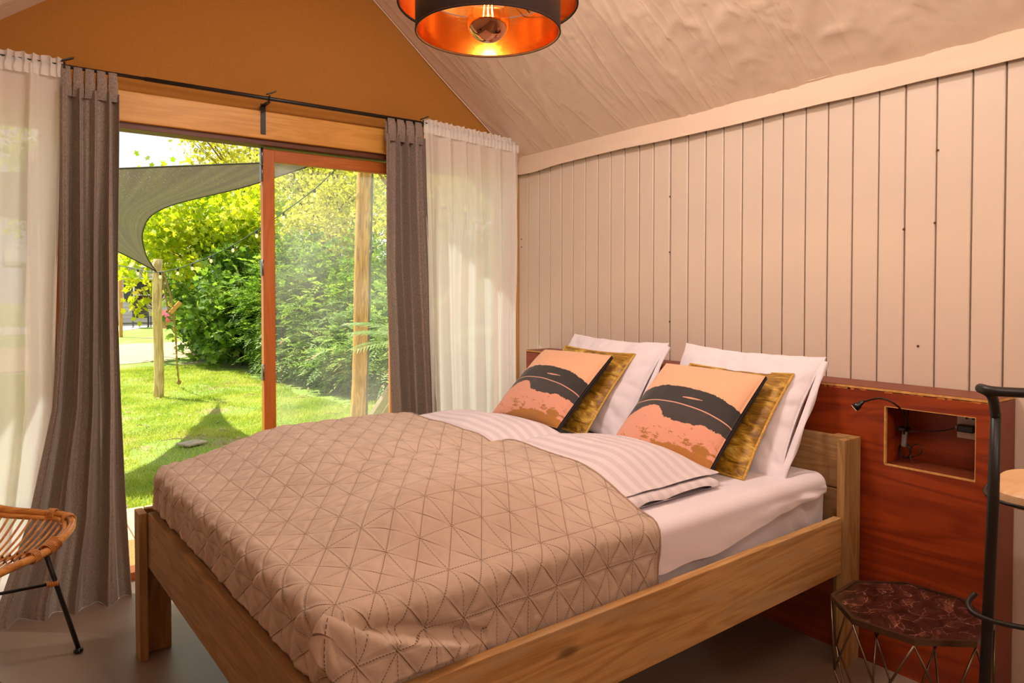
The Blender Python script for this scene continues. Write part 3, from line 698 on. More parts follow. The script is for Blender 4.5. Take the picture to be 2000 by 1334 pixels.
# printed cushion cloth
def print_mat():
    m = bpy.data.materials.new('printed landscape cushion cloth'); m.use_nodes = True; nt = m.node_tree; b = nt.nodes['Principled BSDF']
    uv = nd(nt, 'TexCoord').outputs['UV']; sp = nd(nt, 'SeparateXYZ', {0: uv}); u, v = sp.outputs[0], sp.outputs[1]
    n1 = nd(nt, 'TexNoise', {0: nd(nt, 'Mapping', {0: uv, 'Scale': (14, 14, 1)}).outputs[0], 'Scale': 1.0, 'Detail': 8.0, 'Roughness': .7}).outputs[0]
    nj = mth(nt, 'MULTIPLY', mth(nt, 'SUBTRACT', n1, .5), .07)
    def hline(pts, jag=1.0):
        h_ = ramp(nt, u, [(p, max(0., float(q))) for p, q in pts], 'CARDINAL')
        return mth(nt, 'ADD', h_, mth(nt, 'MULTIPLY', nj, jag)) if jag else h_
    lt = lambda a, c: mth(nt, 'LESS_THAN', a, c)
    A = hline([(0, .58), (.2, .64), (.4, .655), (.6, .645), (.8, .62), (1, .575)], .9)
    L1 = hline([(0, .43), (.2, .47), (.4, .48), (.6, .465), (.8, .44), (1, .41)], 0)
    D = hline([(0, .26), (.10, .33), (.22, .41), (.34, .41), (.43, .33), (.6, .30), (.8, .31), (1, .31)], 1.3)
    E_ = hline([(0, .0), (.25, .02), (.5, .09), (.75, .09), (1, .08)], .8)
    c = lin('e9b08a')
    c = mix(nt, lt(v, A), c, lin('2e2a28'))
    c = mix(nt, lt(mth(nt, 'ABSOLUTE', mth(nt, 'SUBTRACT', v, L1)), .0055), c, lin('d59a86'))
    c = mix(nt, mth(nt, 'MULTIPLY', lt(v, mth(nt, 'SUBTRACT', L1, .005)), 1.0), c, lin('3a3433'))
    # small pink islet in the dark band
    du_ = mth(nt, 'DIVIDE', mth(nt, 'SUBTRACT', u, .60), .10); dv_ = mth(nt, 'DIVIDE', mth(nt, 'SUBTRACT', v, mth(nt, 'ADD', .558, mth(nt, 'MULTIPLY', u, -.02))), .009)
    isl = lt(mth(nt, 'ADD', mth(nt, 'ADD', mth(nt, 'MULTIPLY', du_, du_), mth(nt, 'MULTIPLY', dv_, dv_)), mth(nt, 'MULTIPLY', nj, 30.)), .9)
    c = mix(nt, isl, c, lin('d99a80'))
    c = mix(nt, lt(v, D), c, lin('dd9a80'))
    n2 = nd(nt, 'TexNoise', {0: nd(nt, 'Mapping', {0: uv, 'Scale': (7, 16, 1), 'Location': (.3, .8, 0)}).outputs[0], 'Scale': 1.3, 'Detail': 9.0, 'Roughness': .75}).outputs[0]
    band = ramp(nt, v, [(0, 0.), (.05, .16), (.13, .16), (.24, 0.)])
    loc = ramp(nt, u, [(0, .0), (.25, .45), (.45, .75), (.58, .35), (.72, .9), (.92, 1.), (1, .6)])
    bl_ = mth(nt, 'MULTIPLY', mth(nt, 'GREATER_THAN', mth(nt, 'ADD', n2, mth(nt, 'MULTIPLY', band, loc)), .625), lt(v, mth(nt, 'SUBTRACT', D, .03)))
    c = mix(nt, bl_, c, lin('a8702e'))
    c = mix(nt, lt(v, E_), c, lin('b0742f'))
    nt.links.new(c, b.inputs['Base Color']); b.inputs['Roughness'].default_value = .85; b.inputs['Sheen Weight'].default_value = .25
    wv = nd(nt, 'TexNoise', {0: uv, 'Scale': 300.0}).outputs[0]
    nt.links.new(nd(nt, 'Bump', {'Height': wv, 'Strength': .15, 'Distance': .001}).outputs[0], b.inputs['Normal']); return m
landm = print_mat()
dark_b = pbr('dark aubergine cotton', '33262a', .85, bump=(300, .2, .001))
velv = bpy.data.materials.new('crushed gold velvet'); velv.use_nodes = True; nt = velv.node_tree; b = nt.nodes['Principled BSDF']
co = nd(nt, 'TexCoord').outputs['Object']
n = nd(nt, 'TexNoise', {0: nd(nt, 'Mapping', {0: co, 'Scale': (6, 17, 6), 'Rotation': (0, 0, .9)}).outputs[0], 'Scale': 1.2, 'Detail': 6.0, 'Roughness': .65, 'Distortion': 1.4}).outputs[0]
nt.links.new(ramp(nt, n, [(.36, lin('5a3a06')), (.48, lin('94680f')), (.58, lin('c0942c')), (.68, lin('e8c766'))]), b.inputs['Base Color'])
b.inputs['Roughness'].default_value = .42; b.inputs['Sheen Weight'].default_value = .8; b.inputs['Sheen Roughness'].default_value = .3; b.inputs['Sheen Tint'].default_value = lin('ffdf90')
nt.links.new(nd(nt, 'Bump', {'Height': n, 'Strength': .8, 'Distance': .012}).outputs[0], b.inputs['Normal'])
stripe_p = cloth('white striped pillow cotton', 'e8dfe6', weave=900, wst=.05)

def land_cushion(lab, TL, TR, BL, BR2, seed):
    r = empty('printed_cushion', label=lab, cat='cushion', group='printed landscape cushions')
    o, e = pillow('cover', .46, .46, .062, .048, [landm, dark_b], seed, pinch=.03, wrinkle=.003, rimt=.009); o.parent = r
    MB().tube([tuple(p) for p in e[::3]], .0025, 6, closed=True).build('seam', dark_b, r)
    return place(r, TL, TR, BL, BR2)
def gold_cushion(lab, TL, TR, BL, BR2, seed):
    r = empty('velvet_cushion', label=lab, cat='cushion', group='gold velvet cushions')
    o, e = pillow('cover', .475, .475, .030, .045, [velv], seed, pinch=.05, wrinkle=.008); o.parent = r
    MB().tube([tuple(p) for p in e[::3]], .0055, 8, closed=True).build('piping', bpy.data.materials.get('gold piping') or pbr('gold piping', 'c79a3c', .5, var=.3, vscale=120), r)
    return place(r, TL, TR, BL, BR2)
def bed_pillow(lab, TL, TR, BL, BR2, seed):
    r = empty('bed_pillow', label=lab, cat='pillow', group='white bed pillows')
    o, e = pillow('pillow_case', .66, .53, .056, .055, [stripe_p], seed, pinch=.08, wrinkle=.017, pw=.42); o.parent = r
    # open end of the case: a thin flap beyond the filling
    n_ = 26; v = []
    for k in range(n_):
        q = k/(n_-1)*2-1
        for a, z in ((.0, .004), (.015, .006+.004*math.sin(k*.9)), (.028, .001+.006*math.sin(k*.7)), (.015, -.008), (.0, -.005)):
            v.append((.318+a, q*.245, z))
    f = [(k*5+j, k*5+j+1, k*5+j+6, k*5+j+5) for k in range(n_-1) for j in range(4)]
    mobj('case_flap', v, f, stripe_p, r, True)
    return place(r, TL, TR, BL, BR2)
bed_pillow('near white pillow leaning on the red headboard, behind a gold cushion', (2.49, 2.08, 1.07), (2.50, 1.50, 1.05), (2.265, 2.08, .725), (2.28, 1.50, .715), 5)
bed_pillow('far white pillow leaning on the red headboard near the sheer curtain', (2.50, 2.88, 1.075), (2.50, 2.25, 1.06), (2.26, 2.88, .735), (2.28, 2.25, .725), 9)
gold_cushion('near crushed gold velvet cushion with piping, behind the near printed cushion', (2.385, 2.00, 1.005), (2.40, 1.535, 1.005), (2.12, 2.00, .725), (2.145, 1.51, .722), 7)
gold_cushion('far crushed gold velvet cushion with piping, behind the far printed cushion', (2.385, 2.84, 1.035), (2.405, 2.345, 1.025), (2.115, 2.84, .75), (2.14, 2.32, .737), 8)
land_cushion('near printed cushion with peach, charcoal and pink landscape bands', (2.29, 2.03, 1.035), (2.325, 1.565, 1.03), (1.955, 2.02, .745), (1.98, 1.565, .725), 2)
land_cushion('far printed cushion with peach, charcoal and pink landscape bands', (2.28, 2.88, 1.04), (2.315, 2.42, 1.04), (1.95, 2.80, .755), (1.98, 2.325, .755), 3)

#@@HEADBOARD
# ================================================================== red plywood headboard box with niches
HX, HX1, HY0, HY1, HZ = 2.56, 2.742, .911, 3.365, 1.005
hb = empty('headboard_box', ((HX+HX1)/2, (HY0+HY1)/2, 0), label='long red stained plywood headboard box with cut out niches behind the bed', cat='headboard')
def hbx(nm, x0, x1, y0, y1, z0, z1, mat, bev=.0015, parent=hb):
    return MB().box(((x0+x1)/2-hb.location.x, (y0+y1)/2-hb.location.y, (z0+z1)/2), (x1-x0, y1-y0, z1-z0), bev).build(nm, mat, parent)
NZ0, NZ1 = .735, .941; na, nb = (.96, 1.249), (3.01, 3.300)
# the front panel is one sheet with two openings
ys = sorted({HY0, *na, *nb, HY1}); zs = [0, NZ0, NZ1, HZ-.013]
bm = bmesh.new(); vd = {}
def vv_(x, y, z):
    k = (round(x, 4), round(y, 4), round(z, 4))
    if k not in vd: vd[k] = bm.verts.new((x-hb.location.x, y-hb.location.y, z))
    return vd[k]
TH = .012
hole = lambda i, j: j == 1 and i in (1, 3)
for i in range(len(ys)-1):
    for j in range(3):
        if hole(i, j): continue
        y0, y1, z0, z1 = ys[i], ys[i+1], zs[j], zs[j+1]
        bm.faces.new([vv_(HX, y0, z0), vv_(HX, y0, z1), vv_(HX, y1, z1), vv_(HX, y1, z0)])
        bm.faces.new([vv_(HX+TH, y0, z0), vv_(HX+TH, y1, z0), vv_(HX+TH, y1, z1), vv_(HX+TH, y0, z1)])
for e in [e for e in bm.edges if len(e.link_faces) == 1]:
    a, b2 = e.verts
    if abs(a.co.x+hb.location.x-HX) < 1e-4 and abs(b2.co.x-a.co.x) < 1e-4:
        q = [a, b2] + [vd[(round(HX+TH, 4), round(t_.co.y+hb.location.y, 4), round(t_.co.z, 4))] for t_ in (b2, a)]
        bm.faces.new(q)
bmesh.ops.recalc_face_normals(bm, faces=bm.faces)
me = bpy.data.meshes.new('front_panel'); bm.to_mesh(me)
bm.free(); me.materials.append(ply_red); o = bpy.data.objects.new('front_panel', me); COL.objects.link(o); o.parent = hb
hbx('top_board', HX, HX1, HY0, HY1, HZ-.012, HZ, ply_top)
hbx('side_panel', HX+TH+.001, HX1, HY0, HY0+.012, 0, HZ-.013, ply_top); hbx('side_panel', HX+TH+.001, HX1, HY1-.012, HY1, 0, HZ-.013, ply_top)
hbx('edge_strip', HX-.0008, HX+.0015, HY0, HY1, HZ-.010, HZ-.002, ply_edge, 0)
hbx('edge_strip', HX+.002, HX1-.002, HY0-.0008, HY0+.001, HZ-.010, HZ-.002, ply_edge, 0)
for (y0, y1) in (na, nb):
    nc_ = hbx('niche', HX1-.022, HX1-.012, y0-.02, y1+.02, NZ0-.02, NZ1+.02, ply_red)
    for nm, a in (('niche_shelf', (HX+TH+.0005, HX1-.023, y0-.02, y1+.02, NZ0-.010, NZ0-.0005)), ('niche_roof', (HX+TH+.0005, HX1-.023, y0-.02, y1+.02, NZ1+.0005, NZ1+.01)), ('niche_cheek', (HX+TH+.0005, HX1-.023, y0-.011, y0-.001, NZ0, NZ1)), ('niche_cheek', (HX+TH+.0005, HX1-.023, y1+.001, y1+.011, NZ0, NZ1))):
        q = hbx(nm, *a, ply_red if nm != 'niche_shelf' else ply_top, parent=nc_)
    # worn raw edges of the cut-out
    mb = MB(); c = (-hb.location.x, -hb.location.y, 0)
    t_ = .0035
    for x0, x1, a0, a1, z0, z1 in ((HX-.0006, HX+TH, y0-.0005, y0+.0015, NZ0, NZ1), (HX-.0006, HX+TH, y1-.0015, y1+t_, NZ0, NZ1), (HX-.0006, HX+TH, y0, y1, NZ0-t_, NZ0+.001), (HX-.0006, HX+TH, y0, y1, NZ1-.001, NZ1+.0015)):
        mb.box(((x0+x1)/2+c[0], (a0+a1)/2+c[1], (z0+z1)/2), (x1-x0, a1-a0, z1-z0), 0)
    mb.build('worn_edge', ply_edge, nc_, kind='stuff')
# scuffed, chipped top edge showing raw ply
mb = MB(); rr = random.Random(5)
for k in range(90):
    y = HY0+.02+(HY1-HY0-.04)*rr.random()**1.3 if k < 60 else rr.uniform(3.1, 3.36)
    L = rr.uniform(.006, .03); hh = rr.uniform(.001, .005)
    mb.box((HX-.0002-hb.location.x, y-hb.location.y, HZ-.012-hh/2), (.001, L, hh), 0)
mb.build('chipped_edge', pbr('chipped raw wood', 'c9742a', .7), hb, kind='stuff')

# reading light
bk = empty('reading_light', (2.60, 1.2, .86), label='small black gooseneck reading light clipped at the headboard niche', cat='lamp')
L0 = Vector(bk.location)
pts = [Vector(p)-L0 for p in [(2.60, 1.203, .845), (2.585, 1.190, .880), (2.555, 1.183, .925), (2.52, 1.20, .962), (2.50, 1.235, .977), (2.495, 1.27, .968), (2.49, 1.295, .957)]]
MB().tube(catmull(pts, 6), .0032, 8).build('gooseneck', blackp, bk)
d = (pts[-1]-pts[-2]).normalized()*.7+Vector((-.35, .2, -.55)); d.normalize()
q = Vector((0, 0, 1)).rotation_difference(d)
hd = MB().lathe([(.0045, -.008), (.006, 0), (.009, .010), (.0135, .018), (.0150, .032), (.0135, .034)], n=24)
hd.v = [tuple(q @ Vector(p) + pts[-1]) for p in hd.v]; hd = hd.build('lamp_head', blackp, bk)
ln = MB().lathe([(.0001, .0345), (.0125, .0348), (.0125, .0352)], n=24); ln.v = [tuple(q @ Vector(p) + pts[-1]) for p in ln.v]
led = bpy.data.materials.new('warm led lens'); led.use_nodes = True; b = led.node_tree.nodes['Principled BSDF']; b.inputs['Base Color'].default_value = lin('ffe2a0'); b.inputs['Emission Color'].default_value = lin('ffd58a'); b.inputs['Emission Strength'].default_value = .8
ln.build('lens', led, hd)
MB().box((.035, .02, -.002), (.05, .03, .012), .003).build('clip_base', blackp, bk)
# switch on its flex
fx = empty('cable_switch', (2.63, 1.21, .80), label='grey inline switch on a coiled black flex inside the niche', cat='switch')
MB().box((-.004, .003, .022), (.012, .017, .056), .005, Matrix.Rotation(.08, 3, 'X')).build('switch_body', pbr('grey switch', '6d6560', .5), fx)
MB().tube(catmull([(.02, .0, .135), (.01, -.002, .09), (0, .002, .052)], 6), .0018, 6).build('flex', blackp, fx)
cp = []
for k in range(120):
    a = k/120*2*math.pi*5; cp.append((.006+.004*math.sin(k*.37), .006+.020*math.sin(a)+.001*math.sin(k), -.022+.026*math.cos(a)))
MB().tube(cp, .0016, 6).build('coiled_flex', blackp, fx)
MB().tube(catmull([(.0, -.01, -.045), (-.01, -.03, -.035), (-.012, -.055, -.02), (-.01, -.06, .0), (-.008, -.045, .012), (-.006, -.025, .0), (-.01, -.02, -.03), (-.02, -.035, -.058)], 6), .0018, 6).build('loose_loop', blackp, fx)
MB().tube(catmull([(.06, -.135, .075), (.055, -.10, .062), (.03, -.06, .055), (.0, -.02, .052), (.0, .0, .049)], 8), .0018, 6).build('supply_flex', blackp, fx)
# socket and plug
so = empty('wall_socket', (HX1-.024, 1.035, .882), label='white socket plate in the back of the headboard niche', cat='socket')
MB().box((-.003, 0, .0), (.006, .082, .082), .002).build('plate', wht_pl, so)
for k in (0, 1): MB().box((-.0065, .010-.02*k, .030), (.002, .009, .007), .0005).build('usb_port', blackp, so)
ad = empty('plug_adapter', (HX1-.042, 1.035, .878), label='black plug adapter pushed into the niche socket', cat='adapter')
MB().box((.0, .006, 0), (.028, .052, .026), .005).build('body', blackp, ad); MB().box((.002, .036, 0), (.010, .010, .008), .001).build('cable_plug', steel, ad)

#@@FURNITURE
# ================================================================== octagonal side table
st_ = empty('side_table', (2.110, .955, 0), R(5), label='octagonal side table with brown marble top on a geometric wire base', cat='table')
ZT, RT = .44, .204
mar = bpy.data.materials.new('brown emperador marble'); mar.use_nodes = True; nt = mar.node_tree; b = nt.nodes['Principled BSDF']
co = nd(nt, 'TexCoord').outputs['Object']; wn = nd(nt, 'TexNoise', {0: co, 'Scale': 9.0, 'Detail': 5.0}).outputs[1]
wc = nd(nt, 'VectorMath', {0: co, 1: nd(nt, 'VectorMath', {0: wn, 'Scale': .12}, operation='SCALE').outputs[0]}, operation='ADD').outputs[0]
mpv = nd(nt, 'Mapping', {0: wc, 'Scale': (1.0, 2.2, 1), 'Rotation': (0, 0, .9)}).outputs[0]
v1 = nd(nt, 'TexVoronoi', {0: mpv, 'Scale': 12.0}, feature='DISTANCE_TO_EDGE').outputs[0]
n2 = nd(nt, 'TexNoise', {0: mpv, 'Scale': 14.0, 'Detail': 8.0, 'Roughness': .65}).outputs[0]
c = ramp(nt, n2, [(.38, lin('180a06')), (.55, lin('40201a')), (.72, lin('7a4c3c'))])
c = mix(nt, mth(nt, 'MULTIPLY', ramp(nt, v1, [(.0, .9), (.02, .0)]), ramp(nt, n2, [(.42, 0.), (.6, 1.)])), c, lin('a87c68'))
nt.links.new(c, b.inputs['Base Color']); b.inputs['Roughness'].default_value = .22
oct_ = lambda r, z, off=22.5: [(r*math.cos(R(off+45*k)), r*math.sin(R(off+45*k)), z) for k in range(8)]
A_, B2 = oct_(RT-.008, ZT-.012), oct_(RT-.008, ZT-.001)
mobj('marble_top', A_+B2, [tuple(range(8))[::-1], tuple(range(8, 16))]+[(k, (k+1) % 8, 8+(k+1) % 8, 8+k) for k in range(8)], mar, st_)
mb = MB()
Ov, Iv, Ot, It = oct_(RT+.003, ZT-.014), oct_(RT-.0085, ZT-.014), oct_(RT+.003, ZT+.002), oct_(RT-.0085, ZT+.002)
mb.add(Ov+Iv+Ot+It, [(k, (k+1) % 8, 16+(k+1) % 8, 16+k) for k in range(8)]+[(16+k, 16+(k+1) % 8, 24+(k+1) % 8, 24+k) for k in range(8)]+[(24+k, 24+(k+1) % 8, 8+(k+1) % 8, 8+k) for k in range(8)]+[(8+k, 8+(k+1) % 8, (k+1) % 8, k) for k in range(8)])
mb.build('rim_frame', brass_d, st_)
tv, mv, bv = oct_(RT, ZT-.016), oct_(RT+.004, .255, 0), oct_(.140, .006)
for k in range(8):
    for a, b2 in ((tv[k], mv[k]), (tv[k], mv[(k+1) % 8]), (mv[k], bv[k]), (mv[(k+1) % 8], bv[k])):
        MB().tube([a, b2], .0032, 6).build('wire_strut', brass_d, st_)
    MB().tube([bv[k], bv[(k+1) % 8]], .0032, 6).build('base_wire', brass_d, st_)

# ================================================================== bar stool at the right edge
bs = empty('bar_stool', (2.16, .60, 0), label='tall black tubular bar stool with pale plywood seat, at the right edge', cat='stool')
def bw(p): return (p[0]-2.16, p[1]-.60, p[2])
pr_ = catmull([bw(p) for p in [(2.40, .30, 1.125), (2.20, .30, 1.125), (2.02, .42, 1.122), (1.91, .565, 1.121), (1.865, .655, 1.120), (1.872, .690, 1.122), (1.900, .700, 1.118), (1.925, .688, 1.10), (1.932, .682, 1.05)]], 8)
MB().tube(pr_, .0115, 12).build('back_rail', black, bs)
MB().tube([bw(p) for p in [(1.932, .682, 1.06), (1.945, .690, .82), (1.975, .712, .40), (2.005, .735, .0)]], [.0115, .0128, .0128, .012], 12).build('leg', black, bs)
for a, b2 in (((2.36, .38, .80), (2.44, .34, 0)), ((2.42, .62, .80), (2.50, .68, 0)), ((2.05, .36, .80), (1.98, .28, 0))):
    MB().tube([bw(a), bw(b2)], .012, 12).build('leg', black, bs)
prof = []
n_ = 48
def sq(r, k, e=3.4):
    a = 2*math.pi*k/n_; c_, s_ = math.cos(a), math.sin(a)
    rr_ = r/((abs(c_)**e+abs(s_)**e)**(1/e)); return rr_*c_, rr_*s_
seatp = [(sq(.185, k)) for k in range(n_)]
rot = Matrix.Rotation(R(12), 2)
seatp = [tuple(rot @ Vector(p)) for p in seatp]
cs = (2.185-2.16, .575-.60)
v = [(x*sc+cs[0], y*sc+cs[1], z) for sc, z in ((.97, .822), (1, .826), (1, .852), (.98, .857)) for x, y in seatp]
f = [(j*n_+k, j*n_+(k+1) % n_, (j+1)*n_+(k+1) % n_, (j+1)*n_+k) for j in range(3) for k in range(n_)]+[tuple(range(n_))[::-1], tuple(range(3*n_, 4*n_))]
mobj('seat', v, f, ply_pale, bs)
for z, r_, tr, nm in ((.835, 1.085, .0045, 'seat_ring'),):
    MB().tube([(x*r_+cs[0], y*r_+cs[1], z) for x, y in seatp], tr, 8, closed=True).build(nm, black, bs)
MB().tube(catmull([bw(p) for p in [(1.985, .74, .590), (1.955, .745, .572), (1.935, .720, .558), (1.95, .66, .552), (2.01, .56, .55), (2.08, .44, .55), (2.2, .36, .55), (2.36, .38, .55)]], 8), .0065, 8).build('foot_rail', black, bs)
MB().tube(catmull([bw(p) for p in [(2.03, .60, .50), (2.02, .57, .49), (2.03, .53, .47), (2.06, .50, .46), (2.12, .46, .455)]], 8), .008, 8).build('lower_hook', black, bs)

# ================================================================== rattan chair at the left edge
rc = empty('rattan_chair', (-.12, 3.0, 0), label='low rattan lounge chair with thin black metal legs by the sheer curtain', cat='chair')
def cw(p): return Vector((p[0]+.12, p[1]-3.0, p[2]))
rim = [(.125, 2.885, .458), (.185, 2.950, .482), (.215, 3.03, .50), (.200, 3.115, .512), (.12, 3.175, .522), (0, 3.225, .548), (-.14, 3.33, .60), (-.28, 3.44, .62), (-.40, 3.46, .60), (-.47, 3.38, .55), (-.50, 3.26, .50), (-.52, 3.1, .46), (-.58, 2.9, .43), (-.58, 2.72, .42), (-.45, 2.60, .42), (-.25, 2.58, .43), (-.11, 2.66, .445), (0.0, 2.765, .455)]
def closed_cat(P, n=8):
    P = [Vector(p) for p in P]; m = len(P); out = []
    for i in range(m):
        a, b_, c_, d_ = P[(i-1) % m], P[i], P[(i+1) % m], P[(i+2) % m]
        for k in range(n):
            t = k/n; out.append(.5*((2*b_)+(c_-a)*t+(2*a-5*b_+4*c_-d_)*t*t+(3*b_-a-3*c_+d_)*t**3))
    return out
rimc = closed_cat([cw(p) for p in rim], 8)
MB().tube(rimc, .0135, 10, closed=True).build('rim_pole', rattan, rc)
cen = sum(rimc, Vector())/len(rimc)
MB().tube([p+(cen-p).normalized()*.022+Vector((0, 0, -.010)) for p in rimc], .0095, 8, closed=True).build('inner_pole', rattan, rc)
# bend line where back meets seat
E0, E1 = cw((.135, 2.965, .440)), cw((-.46, 3.20, .43))
bend = [E0.lerp(E1, k/20)+Vector((0, 0, -.03*math.sin(math.pi*k/20))) for k in range(21)]
MB().tube(bend, .007, 8).build('bend_pole', rattan, rc)
bdir = Vector((.516, .857, 0)).normalized(); rdir = Vector((.857, -.516, 0))
def rim_hit(p, d):
    best = None
    for i in range(len(rimc)):
        a, b_ = rimc[i], rimc[(i+1) % len(rimc)]; e = b_-a
        den = d.x*e.y-d.y*e.x
        if abs(den) < 1e-9: continue
        t = ((a.x-p.x)*e.y-(a.y-p.y)*e.x)/den; s_ = ((a.x-p.x)*d.y-(a.y-p.y)*d.x)/den
        if t > .01 and 0 <= s_ <= 1 and (best is None or t < best[0]): best = (t, a.lerp(b_, s_))
    return best[1] if best else None
NS = 28
for k in range(NS):
    p = E0.lerp(E1, (k+.5)/NS)+Vector((0, 0, -.03*math.sin(math.pi*(k+.5)/NS)+.006))
    d = (bdir+rdir*(.25*(.5-(k+.5)/NS))).normalized()
    h1 = rim_hit(p, d); h2 = rim_hit(p, -bdir)
    if h1: MB().tube(catmull([p, p.lerp(h1, .5)+Vector((0, 0, -.012)), h1+Vector((0, 0, -.004))], 5), .0042, 6).build('back_cane', rattan, rc)
    if h2: MB().tube(catmull([p, p.lerp(h2, .5)+Vector((0, 0, -.014)), h2+Vector((0, 0, -.004))], 5), .0042, 6).build('seat_cane', rattan, rc)
for off in (0, -.07):
    mb = MB(); a, b_ = E0-bdir*(-off)*1.0, E1+bdir*off
    pts = []
    for k in range(NS*8):
        q = k/(NS*8); p = a.lerp(b_, q)+Vector((0, 0, -.03*math.sin(math.pi*q)+.006)); an = 2*math.pi*q*NS
        pts.append(p+bdir*.006*math.sin(an)+Vector((0, 0, .007*math.cos(an))))
    MB().tube(pts, .0022, 5).build('woven_cord', pbr('dark cane binding', '6d3f1b', .5) if off == 0 else bpy.data.materials['dark cane binding'], rc)
def wrap(parent, c_, d_, r_, n=5, pitch=.0055):
    c_, d_ = Vector(c_), Vector(d_).normalized(); o1 = d_.orthogonal().normalized(); o2 = d_.cross(o1); pts = []
    for k in range(n*14):
        a = 2*math.pi*k/14; pts.append(c_+d_*(k/14-n/2)*pitch+o1*r_*math.cos(a)+o2*r_*math.sin(a))
    MB().tube(pts, .0024, 5).build('cane_binding', rattan, parent)
for i in (2, 20, 28, 148, 142): 
    a, b_ = rimc[i % len(rimc)], rimc[(i+1) % len(rimc)]; wrap(rc, a+(cen-a).normalized()*.007, b_-a, .021)
legs = [((.128, 2.95, .440), (.233, 3.072, .018)), ((-.14, 2.66, .41), (-.12, 2.50, .018)), ((-.42, 3.34, .50), (-.46, 3.42, .018)), ((-.50, 2.78, .42), (-.60, 2.66, .018))]
for a, b_ in legs:
    l = MB().tube([cw(a), cw(b_)], .0085, 10).build('leg', black, rc)
    c_ = cw(b_); MB().lathe([(.010, -.016), (.0165, -.013), (.0165, -.004), (.012, 0), (.009, .004)], c_, 16).build('foot_cap', blackp, l)
MB().tube([cw((.160, 2.985, .311)), cw((-.25, 2.99, .313)), cw((-.44, 3.02, .31))], .006, 8).build('cross_bar', black, rc)
wrap(rc, cw((.150, 2.984, .311)), (1, 0, 0), .010, 7, .005)
# black side table just below the chair, only its rim shows
bt = empty('round_side_table', (-.205, 1.96, 0), label='small round black table showing only its rim at the lower left', cat='table')
MB().lathe([(.185, .440), (.20, .444), (.206, .452), (.20, .458), (.185, .456)], n=48).build('table_top', blackp, bt)
for k in range(3):
    a = 2*math.pi*k/3+.5; MB().tube([(.12*math.cos(a), .12*math.sin(a), .44), (.17*math.cos(a), .17*math.sin(a), 0)], .009, 8).build('leg', black, bt)
#@@OUTSIDE
# ================================================================== outside: deck, lawn, path
GZ = -.12
def flat(nm, pts, z, mat, kind='structure', th=.03):
    n = len(pts); v = [(x, y, z) for x, y in pts]+[(x, y, z-th) for x, y in pts]
    return mobj(nm, v, [tuple(range(n)), tuple(range(n, 2*n))[::-1]]+[(k, n+k, n+(k+1) % n, (k+1) % n) for k in range(n)], mat, kind=kind)
gm = bpy.data.materials.new('lawn soil and turf'); gm.use_nodes = True; nt = gm.node_tree; b = nt.nodes['Principled BSDF']
co = nd(nt, 'TexCoord').outputs['Object']
n1 = nd(nt, 'TexNoise', {0: co, 'Scale': 1.1, 'Detail': 6.0}).outputs[0]; n2 = nd(nt, 'TexNoise', {0: co, 'Scale': 40.0, 'Detail': 4.0}).outputs[0]
g_ = mix(nt, n2, lin('4c6a1c'), lin('9db347'))
dp = nd(nt, 'VectorMath', {0: nd(nt, 'VectorMath', {0: co, 1: (1.45, 7.0, GZ)}, operation='SUBTRACT').outputs[0], 1: (1.1, .8, 1)}, operation='MULTIPLY').outputs[0]
dl = nd(nt, 'VectorMath', {0: dp}, operation='LENGTH').outputs[1]
dirt = mth(nt, 'ADD', n1, mth(nt, 'MULTIPLY', mth(nt, 'SUBTRACT', .75, dl, clamp=True), .25))
g_ = mix(nt, ramp(nt, dirt, [(.55, 0.), (.63, 1.)]), g_, mix(nt, n2, lin('7d6448'), lin('b39a78')))
nt.links.new(g_, b.inputs['Base Color']); b.inputs['Roughness'].default_value = .95
nt.links.new(nd(nt, 'Bump', {'Height': n2, 'Strength': .6, 'Distance': .02}).outputs[0], b.inputs['Normal'])
flat('lawn_ground', [(-60, -20), (60, -20), (60, 110), (-60, 110)], GZ, gm)
sand = pbr('pale sandy path', 'b59c7c', .95, var=.15, vscale=3, bump=(30, .5, .01))
pave = pbr('pale paving', 'b0a89e', .9, var=.06, vscale=5)
flat('sand_path', [(-20, 15.2), (1.2, 15.9), (2.4, 16.3), (3.6, 17.2), (5.2, 20.5), (4.8, 22.6), (2.8, 22.4), (-20, 21.6)], GZ+.008, sand, th=.006)
flat('patio_paving', [(-14, 28.6), (3.6, 29.6), (5.8, 34.0), (9, 35.9), (-14, 35.9)], GZ+.012, pave, th=.01)
deckm = wood('weathered deck board', 'a98562', 'd3b08a', axis=1, rough=.85, contrast=.6, streak='b08d70')
dk = empty('deck', (0, 0, 0), kind='structure')
for k in range(33):
    x = -1.3+.142*k; MB().box((x, 4.47, -.055), (.134, 1.27, .028), .003).build('deck_board', deckm, dk)
MB().box((1.0, 4.47, -.095), (4.6, 1.2, .045)).build('joist_frame', bark, dk)
coir = pbr('coir', 'b07d45', 1, var=.35, vscale=160, bump=(240, 1., .006))
MB().box((.52, 4.17, -.031), (.80, .44, .018), .004).build('door_mat', coir, label='brown coir door mat on the deck just outside the threshold', cat='door mat')

